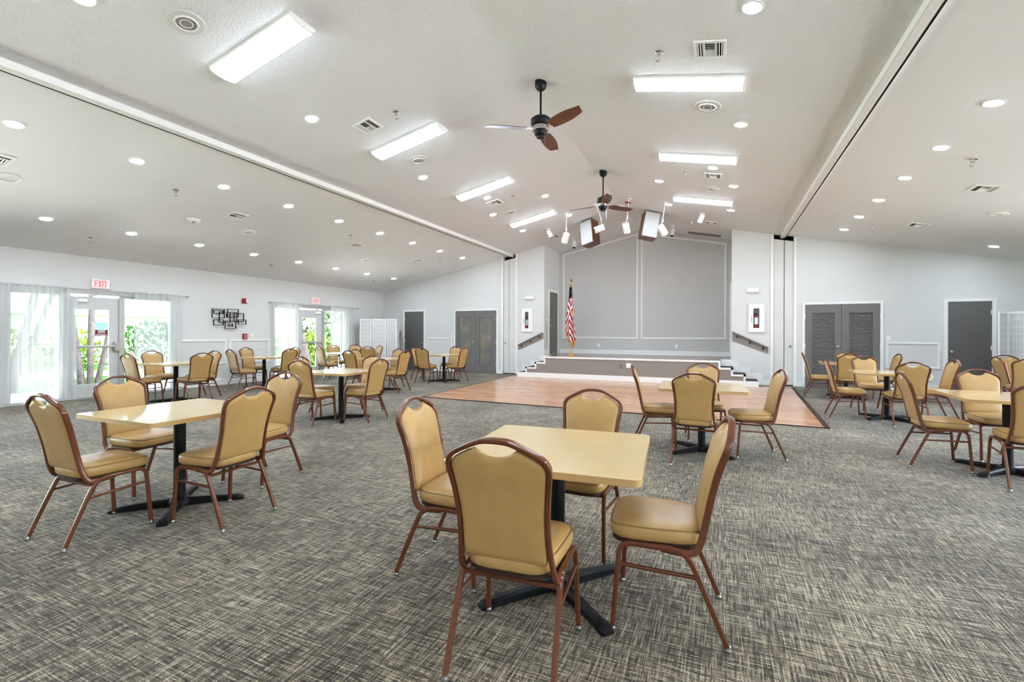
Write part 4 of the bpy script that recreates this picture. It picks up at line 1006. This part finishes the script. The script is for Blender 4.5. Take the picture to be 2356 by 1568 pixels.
# ------------------------------------------------------------------ banquet chair
def back_y(h):
    T = [(.37, -.110), (.45, -.140), (.60, -.170), (.72, -.197), (.80, -.222), (.88, -.249), (.945, -.270)]
    for (a, p), (c, q) in zip(T, T[1:]):
        if h <= c: return p + (q - p) * (h - a) / (c - a)
    return T[-1][1]
def make_chair():
    root = empty('banquet_chair', (0, 0, 0))
    # seat cushion: rounded plan, crowned top
    def plan(sc, n=48):
        out = []
        for k in range(n):
            a = 2 * PI * k / n; c, s = math.cos(a), math.sin(a)
            e = .42; px = math.copysign(abs(c) ** e, c); py = math.copysign(abs(s) ** e, s)
            hw = .208 - .030 * ((1 - py) / 2) ** 1.5
            out.append((px * hw * sc[0], .057 + py * .207 * sc[1]))
        return out
    rings = [((.93, .93), .402), ((.985, .985), .412), ((1, 1), .430), ((1, 1), .448), ((.975, .975), .466), ((.92, .92), .477), ((.75, .75), .485), ((.45, .45), .489), ((.12, .12), .490)]
    b = MB(); vs = []; n = 48
    for sc, z in rings: vs += [(x, y, z - .01 * max(0, (y - .2) / .06) * (z > .45)) for x, y in plan(sc)]
    fs = [tuple(range(n))[::-1]]
    for j in range(len(rings) - 1):
        for k in range(n): fs.append((j*n + k, j*n + (k+1) % n, (j+1)*n + (k+1) % n, (j+1)*n + k))
    fs.append(tuple((len(rings) - 1) * n + k for k in range(n)))
    b.add(vs, fs); seat = b.build('seat', M['vinyl'], root, smooth=60)
    b = MB(); b.tube([(x, y, .467 - .01 * max(0, (y - .2) / .06)) for x, y in plan((.978, .978))], .0035, .0035, (0, 0, 1), seg=6, closed=True); b.build('piping', M['piping'], seat)
    b = MB(); b.prism(plan((.95, .95), 40), 'z', .386, .403); b.build('seat_board', M['pan'], root, smooth=30)
    # back pad
    O = [(0, .874), (.03, .877), (.055, .887), (.070, .900), (.083, .908), (.112, .897), (.142, .881), (.168, .866), (.182, .848), (.188, .825), (.185, .80), (.178, .74), (.170, .66), (.168, .60), (.170, .52), (.172, .47), (.166, .456), (.15, .4525), (.08, .4515)]
    O = O + [(0, .4515)] + [(-x, z) for x, z in O[1:]][::-1]
    n = len(O); cx, cz = 0.0, .68
    b = MB(); vs = []
    def ring(s, off):
        out = []
        for x, z in O:
            xx = x * s; zz = cz + (z - cz) * s
            out.append((xx, back_y(zz) + off * .968, zz + off * .25))
        return out
    R = [(.30, .030), (.62, .029), (.85, .024), (.95, .016), (1.0, .006), (1.0, -.004), (.97, -.010), (.88, -.014), (.55, -.016), (.25, -.016)]
    for s, off in R: vs += ring(s, off)
    fs = [tuple(range(n))]
    for j in range(len(R) - 1):
        for k in range(n): fs.append((j*n + k, (j+1)*n + k, (j+1)*n + (k+1) % n, j*n + (k+1) % n))
    fs.append(tuple((len(R) - 1) * n + k for k in range(n))[::-1])
    b.add(vs, fs); b.build('backrest', M['vinyl'], root, smooth=70)
    # back frame: one bent tube
    half = [(0, .940), (.04, .938), (.07, .931), (.10, .918), (.135, .901), (.165, .885), (.186, .868), (.197, .846), (.1985, .825), (.194, .79), (.186, .73), (.180, .66), (.178, .60), (.180, .53), (.185, .47), (.190, .43)]
    pts = [(x, back_y(z), z) for x, z in half] + [(.193, -.118, .400), (.195, -.098, .383), (.196, -.055, .380), (.196, .03, .386)]
    full = [(-x, y, z) for x, y, z in pts[1:]][::-1] + pts
    path = spline(full, 4); mid = len(path) // 2
    b = MB(); b.tube(path, .0155, .0095, (0, .968, .25), start=mid, seg=12, square=.45); b.build('back_frame', M['frame'], root)
    # legs, rails, stretchers
    for s in (-1, 1):
        fp = spline([(s*.217, .236, .018), (s*.213, .226, .15), (s*.208, .212, .33), (s*.206, .200, .372), (s*.205, .176, .391), (s*.204, .12, .393)], 5)
        b = MB(); b.tube(fp, .0115, .0115, (1, 0, 0), seg=12, square=.5); lg = b.build('leg', M['frame'], root)
        b = MB(); b.lathe([(.0145, 0), (.0165, .004), (.0165, .010), (.013, .016), (.012, .024)], 14, Matrix.Translation((s*.2175, .237, 0))); b.build('foot_glide', M['glide'], lg)
        rp = spline([(s*.211, -.236, .018), (s*.209, -.180, .15), (s*.206, -.108, .315), (s*.205, -.086, .355), (s*.204, -.058, .381), (s*.204, -.01, .392), (s*.204, .03, .393)], 5)
        b = MB(); b.tube(rp, .0115, .0115, (1, 0, 0), seg=12, square=.5); lg = b.build('leg', M['frame'], root)
        b = MB(); b.lathe([(.0145, 0), (.0165, .004), (.0165, .010), (.013, .016), (.012, .024)], 14, Matrix.Translation((s*.2112, -.239, 0))); b.build('foot_glide', M['glide'], lg)
        b = MB(); b.tube([(s*.204, .03, .393), (s*.204, .12, .393)], .0115, .0115, (1, 0, 0), seg=12, square=.5); b.build('side_rail', M['frame'], root)
        b = MB(); b.tube([(s*.209, .215, .298), (s*.207, -.117, .285)], .0085, .0085, (1, 0, 0), seg=10, square=.4); b.build('stretcher', M['frame'], root)
    b = MB(); b.tube([(-.203, -.088, .352), (.203, -.088, .352)], .011, .0075, (0, 0, 1), seg=10, square=.5); b.build('cross_bar', M['frame'], root)
    b = MB(); b.tube([(-.203, .19, .380), (.203, .19, .380)], .008, .008, (0, 0, 1), seg=8, square=.5); b.build('cross_bar', M['frame'], root)
    return root
proto = make_chair()
index_kids()
first = [True]
def chair(x, y, deg, label, group, z=0.0):
    c = proto if first[0] else copy_tree(proto)
    first[0] = False
    c.location = (x, y, z); c.rotation_euler = (0, 0, math.radians(deg))
    tag(c, label, 'chair', group)
GA = 'chairs around the nearest table'; GB = 'chairs around the near table on the exit-door side'; GC = 'chairs around the table at the dance floor edge'
GD = 'chairs around the near table at the picture edge'; GE = 'chairs around the table behind that at the picture edge'; GF = 'chairs around the table by the rippled doors'
GH = 'chairs around the table by the nearer exit door'; GI = 'chairs around the table below the alarm pull station'; GJ = 'chairs around the table in the middle of the exit-door bay'
GK = 'chairs around the white folding table'; GL = 'chairs around the table in front of the folding screen'; GM = 'chairs around the hidden table against the screen'; GN = 'chairs around the table before the cloudy doors'
GG = 'chairs in front of the folding screen at the picture edge'; GS = 'chairs stacked behind the folding screen'
CH = [
 (-.220, 2.328, 94.9, 'tan banquet chair at the right of the nearest table, seat wholly in view', GA),
 (-.770, 1.772, 5.5, 'largest tan banquet chair, its back to the camera at the nearest table', GA),
 (-1.398, 2.291, -85.8, 'tan banquet chair at the left of the nearest table, seat half hidden', GA),
 (-.806, 2.880, 177.3, 'tan banquet chair facing the camera across the nearest table', GA),
 (-3.824, 1.675, 1.6, 'tan banquet chair farthest left in the foreground, near side of its table', GB),
 (-3.263, 2.216, 94.1, 'tan banquet chair with back turned, right side of the near left table', GB),
 (-4.492, 2.301, -81.7, 'tan banquet chair behind the left corner of the near left table', GB),
 (-3.808, 2.943, 187.0, 'tan banquet chair half behind another, far side of the near left table', GB),
 (-.719, 5.823, -80.9, 'tan banquet chair seen edge-on at left of the dance-floor table', GC),
 (-.233, 5.177, -.8, 'tan banquet chair, back turned, in front of the dance-floor table', GC),
 (-.170, 6.407, 188.0, 'tan banquet chair facing the room behind the dance-floor table', GC),
 (.367, 5.781, 101.0, 'tan banquet chair at right of the dance-floor table, standing clear', GC),
 (1.993, 6.100, -91.4, 'tan banquet chair with seat in view, left of the table at right picture edge', GD),
 (2.690, 6.690, 186.7, 'tan banquet chair facing the camera behind the table at right picture edge', GD),
 (2.490, 5.540, -5.8, 'tan banquet chair cut off by the right picture edge', GD),
 (1.831, 8.961, -91.7, 'tan banquet chair in side view left of the second right-hand table', GE),
 (2.432, 10.025, 191.1, 'tan banquet chair facing the camera behind the second right-hand table', GE),
 (2.498, 8.582, 2.3, 'tan banquet chair, back turned, in front of the second right-hand table', GE),
 (3.122, 9.496, 92.3, 'tan banquet chair before the dark door, right of the second right-hand table', GE),
 (1.876, 11.571, -94.9, 'tan banquet chair in side view before the left rippled door leaf', GF),
 (2.620, 12.438, 178.9, 'tan banquet chair facing the camera right in front of the rippled doors', GF),
 (2.345, 11.307, -2.7, 'tan banquet chair, back turned, in front of the table by rippled doors', GF),
 (3.068, 11.809, 92.7, 'tan banquet chair before the wall moulding, right of the rippled-door table', GF),
 (4.819, 11.241, -88.0, 'tan banquet chair in three-quarter back view before the dark plain door', GG),
 (4.720, 10.700, -14.0, 'tan banquet chair, back turned, at the right edge below the folding screen', GG),
 (5.080, 11.930, 180.0, 'banquet chair whose shiny top arc shows behind two others, right folding screen', GG),
 (-9.761, 5.020, 3.4, 'tan banquet chair before the door jamb, left of the exit-door table', GH),
 (-10.416, 5.665, -87.4, 'tan banquet chair against the glowing curtain, behind the exit-door table', GH),
 (-9.139, 5.578, 87.4, 'tan banquet chair, back turned, right side of the exit-door table', GH),
 (-9.632, 6.045, 185.6, 'tan banquet chair partly hidden at the far right of the exit-door table', GH),
 (-10.076, 7.194, -8.4, 'tan banquet chair with greyish back, left of the pull-station table', GI),
 (-10.941, 8.138, -83.4, 'tan banquet chair against the wall moulding behind the pull-station table', GI),
 (-9.713, 8.024, 86.8, 'tan banquet chair, back turned, right of the pull-station table', GI),
 (-10.242, 8.573, 180.0, 'tan banquet chair mostly hidden at the far right of the pull-station table', GI),
 (-5.391, 4.939, 3.7, 'tan banquet chair at left of the middle left-bay table, back turned', GJ),
 (-5.899, 5.464, -74.5, 'tan banquet chair just peeking over another at the middle left-bay table', GJ),
 (-4.855, 5.474, 90.2, 'tan banquet chair at right of the middle left-bay table, standing clear', GJ),
 (-5.434, 6.060, 183.9, 'tan banquet chair facing us behind the middle left-bay table', GJ),
 (-10.188, 9.854, -10.3, 'banquet chair with grey-lit back before the farther exit door', GK),
 (-10.911, 10.948, -109.6, 'tan banquet chair facing us behind the white folding table', GK),
 (-7.429, 8.073, -7.0, 'tan banquet chair, back turned, left of the table before the folding screen', GL),
 (-7.731, 8.631, -81.0, 'tan banquet chair between two others, behind the screen-side table', GL),
 (-6.605, 8.402, 90.1, 'tan banquet chair at right of the table before the folding screen', GL),
 (-7.337, 9.124, 169.3, 'tan banquet chair facing us, right far side of the screen-side table', GL),
 (-10.85, 11.82, -113.3, 'tan banquet chair facing us right against the folding screen', GM),
 (-9.300, 10.580, 30.0, 'tan banquet chair, back turned, in front of the folding screen', GM),
 (-9.847, 11.349, 155.3, 'grey-lit banquet chair in side view before the folding screen', GM),
 (-7.689, 10.924, -96.4, 'tan banquet chair half hidden before the single grey door', GN),
 (-7.186, 10.405, 2.2, 'tan banquet chair, back turned, left front of the cloudy-door table', GN),
 (-7.250, 11.731, 172.8, 'tan banquet chair facing us behind the cloudy-door table', GN),
 (-6.525, 10.895, 87.7, 'tan banquet chair at right of the cloudy-door table, nearest the dance floor', GN),
]
for c in CH: chair(*c)
POS = ['topmost', 'second from the top', 'third from the top', 'fourth from the top', 'fifth from the top', 'bottom']
for k in range(6): chair(-10.74, 13.33 + .012 * k, 180, '%s chair of the stack peeking out behind the folding screen' % POS[5 - k], GS, z=.105 * k)

# ------------------------------------------------------------------ tables
def make_table(size):
    root = empty('dining_table', (0, 0, 0)); h = size / 2; r = .035
    def rr(h, n=5):
        out = []
        for cx, cy, a0 in ((h - r, h - r, 0), (-h + r, h - r, 90), (-h + r, -h + r, 180), (h - r, -h + r, 270)):
            for k in range(n + 1):
                a = math.radians(a0 + 90 * k / n); out.append((cx + r * math.cos(a), cy + r * math.sin(a)))
        return out
    b = MB(); b.prism(rr(h - .002), 'z', .7075, .740); top = b.build('table_top', M['laminate'], root, smooth=30, bevel=.003, bseg=2)
    b = MB(); n = len(rr(h)); P = rr(h); vs = [(x, y, .708) for x, y in P] + [(x, y, .7375) for x, y in P]
    Q = rr(h - .004); vs += [(x, y, .708) for x, y in Q] + [(x, y, .7375) for x, y in Q]
    fs = []
    for k in range(n):
        j = (k + 1) % n; fs += [(k, j, n + j, n + k), (2*n + j, 2*n + k, 3*n + k, 3*n + j), (k, 2*n + k, 2*n + j, j), (n + k, n + j, 3*n + j, 3*n + k)]
    b.add(vs, fs); b.build('edge_band', M['edge'], top, smooth=30)
    b = MB(); b.lathe([(.040, .05), (.040, .70)], 24); b.build('column', M['iron'], root)
    b = MB(); b.box(-.19, .19, -.03, .03, .69, .708); b.box(-.03, .03, -.19, .19, .69, .7079); b.build('mounting_plate', M['iron'], root, smooth=0)
    b = MB(); b.lathe([(.075, .012), (.075, .040), (.058, .062), (.044, .075)], 20); b.build('hub', M['iron'], root)
    for k in range(4):
        m = Matrix.Rotation(math.radians(45 + 90 * k), 4, 'Z')
        sec = [(.03, .030, .062), (.12, .026, .056), (.26, .024, .046), (.35, .026, .040), (.385, .034, .036), (.415, .036, .028), (.435, .026, .018)]
        vs = []; fs = []
        for x, w, z in sec: vs += [(x, -w, .0), (x, -w, z * .7), (x, -w * .55, z), (x, w * .55, z), (x, w, z * .7), (x, w, .0)]
        for j in range(len(sec) - 1):
            for q in range(6): a, c = j*6 + q, j*6 + (q+1) % 6; fs.append((a, c, c + 6, a + 6))
        fs += [(5, 4, 3, 2, 1, 0), tuple((len(sec) - 1) * 6 + q for q in range(6))]
        b = MB(); b.add([m @ Vector(v) for v in vs], [f[::-1] for f in fs]); b.build('base_arm', M['iron'], root, smooth=35)
    return root
tp = make_table(.90); index_kids()
TB = [(-.775, 2.315, 5.5, 'cream square table nearest the camera, on a black cross base'), (-3.79, 2.205, 1.0, 'cream square table at near left on a black cross base'),
      (-.185, 5.72, 3.5, 'cream square table at the front edge of the dance floor'), (2.55, 6.06, -1.5, 'cream square table cut by the right picture edge'),
      (2.42, 9.12, -4.0, 'cream square table, second on the right side of the hall'), (2.44, 11.83, -4.0, 'cream square table in front of the rippled double doors'),
      (-9.58, 5.50, 2.5, 'cream square table standing by the nearer exit door'), (-10.13, 7.82, 3.0, 'cream square table below the black wall sculpture'),
      (-5.37, 5.48, 1.5, 'cream square table in the middle of the exit-door bay'), (-7.16, 8.58, -3.0, 'cream square table between the middle table and the folding screen'),
      (-7.00, 10.98, -6.0, 'cream square table before the cloudy glass double doors'), (-10.30, 11.58, 30.0, 'cream square table mostly hidden against the folding screen')]
for i, (x, y, a, l) in enumerate(TB):
    t = tp if i == 0 else copy_tree(tp)
    t.location = (x, y, 0); t.rotation_euler = (0, 0, math.radians(a)); tag(t, l, 'table', 'square dining tables')
TB_small = bpy.data.objects
# folding table by the farther exit door
ft = tag(empty('folding_table', (-10.15, 10.40, 0), (0, 0, math.radians(-12))), 'square white folding table with straight legs by the farther exit door', 'table')
b = MB(); b.box(-.43, .43, -.43, .43, .715, .745); b.build('table_top', M['plastic'], ft, bevel=.012)
for sx in (-1, 1):
    for sy in (-1, 1):
        b = MB(); b.tube([(sx*.36, sy*.36, 0), (sx*.35, sy*.35, .715)], .016, .016, (1, 0, 0), seg=10); b.build('leg', M['plastic'], ft)
        b = MB(); b.box(sx*.35 - .02, sx*.35 + .02, sy*.35 - .02, sy*.35 + .02, .66, .715); b.build('leg_bracket', M['black'], ft, smooth=0)
b = MB(); b.box(-.36, .36, -.37, -.35, .67, .715); b.box(-.36, .36, .35, .37, .67, .715); b.build('apron', M['plastic'], ft, smooth=0)

# ------------------------------------------------------------------ garden outside the glass doors
b = MB(); b.box(-70, XL - .15, -30, 60, -.25, -.12); structure(b.build('ground_lawn', M['grass'], smooth=0))
b = MB(); b.prism([(-11.65, -7), (-14.6, -7), (-14.6, 15.5), (-11.65, 15.5)], 'z', -.125, -.08); structure(b.build('patio_bounce', M['path'], smooth=0))  # pale patio extended out of view to bounce sunlight onto the ceiling
b = MB(); b.prism([(-19, -8), (-17.4, -8), (-18.6, 10), (-20.4, 24), (-22, 24), (-20.3, 10)], 'z', -.125, -.105); structure(b.build('path_walk', M['path'], smooth=0))
def leaf_cloud(b, c, r, n, size, rnd):
    for _ in range(n):
        while True:
            p = Vector((rnd.uniform(-1, 1), rnd.uniform(-1, 1), rnd.uniform(-1, 1)))
            if .35 < p.length < 1: break
        p = Vector((c[0] + p.x * r[0], c[1] + p.y * r[1], c[2] + p.z * r[2]))
        q = Matrix.Rotation(rnd.uniform(0, 6.28), 3, 'Z') @ Matrix.Rotation(rnd.uniform(-1.2, 1.2), 3, 'X')
        s = size * rnd.uniform(.6, 1.3)
        vs = [p + q @ Vector(v) for v in ((-s*.4, 0, 0), (0, -s, 0), (s*.4, 0, 0), (0, s, s*.2))]
        b.add(vs, [(0, 1, 2, 3)])
def tree(x, y, trunks, crown, label, seed, mat):
    rnd = random.Random(seed)
    root = tag(empty('garden_tree', (x, y, -.12)), label, 'tree', 'trees in the garden outside')
    for (dx, dy, h, r, lx, ly) in trunks:
        b = MB(); P = spline([(dx, dy, 0), (dx + lx * .3, dy + ly * .3, h * .35), (dx + lx * .62, dy + ly * .62, h * .7), (dx + lx, dy + ly, h)], 5)
        b.tube(P, r, r, (1, 0, 0), seg=10); b.build('trunk', M['bark'], root)
    if crown:
        b = MB()
        for c in crown: leaf_cloud(b, c[:3], c[3:6], c[6], .16, rnd)
        b.build('crown', mat, root, smooth=0)
tree(-15.6, 6.75, [(-.05, -.12, 4.2, .085, -.25, -.55), (.02, .02, 4.4, .075, .1, .05), (.05, .16, 4.0, .07, .2, .85)], [(0, 0, 4.6, 1.8, 1.8, 1.2, 1500)], 'tree with three slim trunks fanning up outside the nearer exit door', 11, M['leaf'])
tree(-15.3, 4.9, [(0, -.2, 4.0, .09, -.1, -.5), (0, 0, 4.2, .10, .1, .1), (.1, .15, 4.0, .08, .1, .9), (-.1, .3, 3.9, .06, -.1, 1.4)], [(0, 0, 4.4, 1.9, 1.9, 1.1, 1500)], 'clump of grey trunks outside the widest curtain', 12, M['leaf'])
tree(-14.6, 13.1, [(0, 0, 4.2, .22, -.3, -1.1)], [(0, 0, 4.6, 2.0, 2.0, 1.2, 1600)], 'thick dark leaning trunk outside the farther exit door', 13, M['leaf'])
rb = random.Random(5)
for i, (x, y, rx, ry, h, mat, l) in enumerate(((-23, 8.5, 1.5, 2.4, 1.5, 'leaf2', 'sunlit shrub across the lawn seen in the nearer exit door'), (-22, 12.5, 1.6, 2.4, 1.7, 'leaf', 'green shrub across the lawn behind the nearer sidelight'),
        (-21, 4.5, 1.4, 2.2, 1.6, 'leaf', 'green shrub across the lawn behind the widest curtain'), (-17.5, 15.5, 1.3, 1.9, 1.3, 'leaf2', 'sunlit shrub filling the farther exit door'), (-19, 19.5, 1.8, 2.6, 2.6, 'leaf', 'tall green shrub behind the farther exit door'), (-16.6, 18.2, 1.2, 1.8, 1.0, 'leaf', 'low green shrub seen in the farther sidelight'))):
    o = tag(empty('garden_shrub', (x, y, -.12)), l, 'shrub', 'shrubs in the garden outside')
    b = MB(); leaf_cloud(b, (0, 0, h * .55), (rx, ry, h * .62), 1500, .15, rb); b.build('foliage', M[mat], o, smooth=0)
    b = MB()
    for k in range(5): b.bar((rb.uniform(-.2, .2), rb.uniform(-.2, .2), 0), (rb.uniform(-.7, .7), rb.uniform(-.9, .9), h * .8), .025)
    b.build('stem', M['bark'], o)
for x, y, r, l, sd in ((-20, 4.6, 4.2, 'added broad shade tree over the lawn, outside beyond the widest curtain', 21), (-20.5, 13.2, 4.6, 'added broad shade tree over the lawn, outside behind the wall sculpture', 22), (-29, 7.5, 4.6, 'added far shade tree at the end of the lawn', 23), (-20, 20.5, 4.4, 'added broad shade tree outside beyond the farther exit door', 24)):  # trees added so their high crowns shade the lawn and shrubs
    rnd = random.Random(sd); root = tag(empty('garden_tree', (x, y, -.12)), l, 'tree', 'trees in the garden outside')
    b = MB(); b.tube(spline([(0, 0, 0), (.1, .05, 2.5), (0, .1, 6)], 5), .2, .2, (1, 0, 0), seg=10); b.build('trunk', M['bark'], root)
    b = MB(); leaf_cloud(b, (0, 0, 6.8), (r, r, 1.5), 2600, .36, rnd); b.build('crown', M['leaf'], root, smooth=0)
hs = tag(empty('neighbour_house', (-36, 14, -.12)), 'pale house with a blue-grey roof far beyond the lawn', 'house')
b = MB(); b.box(-3, 3, -8, 8, 0, 2.5); b.build('house_wall', M['house'], hs, smooth=0)
b = MB(); b.prism([(-3.8, 2.4), (3.8, 2.4), (0, 4.2)], 'y', -8.6, 8.6); b.build('roof', M['roof'], hs, smooth=0)
for y in (-4, 1, 5):
    b = MB(); b.box(2.98, 3.04, y - .6, y + .6, 1.0, 2.0); b.build('house_window', M['roof'], hs, smooth=0)

b = MB(); b.box(XR + .15, 40, -30, 60, -.25, -.1); structure(b.build('ground_bounce', M['grille'], smooth=0))  # added unseen ground that reflects daylight up through the side windows
# ------------------------------------------------------------------ light
w = bpy.data.worlds.new('sky'); SC.world = w; w.use_nodes = True
nt = w.node_tree; bg = nt.nodes['Background']
sky = nt.nodes.new('ShaderNodeTexSky'); sky.sky_type = 'NISHITA'; sky.sun_disc = False; sky.sun_elevation = math.radians(52); sky.sun_rotation = math.radians(60); sky.air_density = 1.0; sky.dust_density = 2.0
nt.links.new(sky.outputs['Color'], bg.inputs['Color']); bg.inputs['Strength'].default_value = .35
sl = bpy.data.lights.new('sun', 'SUN'); sl.energy = 20.0; sl.angle = math.radians(1.0); sl.color = (1, .985, .96)
so = bpy.data.objects.new('sun', sl); COL.objects.link(so)
so.rotation_euler = Vector((.24, .06, -.97)).to_track_quat('-Z', 'Y').to_euler()
so.location = (20, -10, 30)

# ------------------------------------------------------------------ camera
cam = bpy.data.cameras.new('camera'); co = bpy.data.objects.new('camera', cam); COL.objects.link(co)
cam.sensor_width = 36.0; cam.lens = 1065 / 2356 * 36.0; cam.shift_y = -17 / 2356; cam.clip_start = .05
th = math.atan2(1656 - 1178, 1065)
co.matrix_world = Matrix.Translation((0, 0, 1.328)) @ Matrix.Rotation(th, 4, 'Z') @ Matrix.Rotation(PI / 2, 4, 'X') @ Matrix.Rotation(.0038, 4, 'Z')
SC.camera = co
vs = SC.view_settings
vs.view_transform = 'Standard'; vs.look = 'None'; vs.gamma = 1.0; vs.use_curve_mapping = False; vs.exposure = 2.8
cy = SC.cycles
cy.use_denoising = True; cy.max_bounces = 8; cy.diffuse_bounces = 5; cy.glossy_bounces = 4; cy.transparent_max_bounces = 12; cy.sample_clamp_indirect = 6.0; cy.caustics_reflective = False; cy.caustics_refractive = False
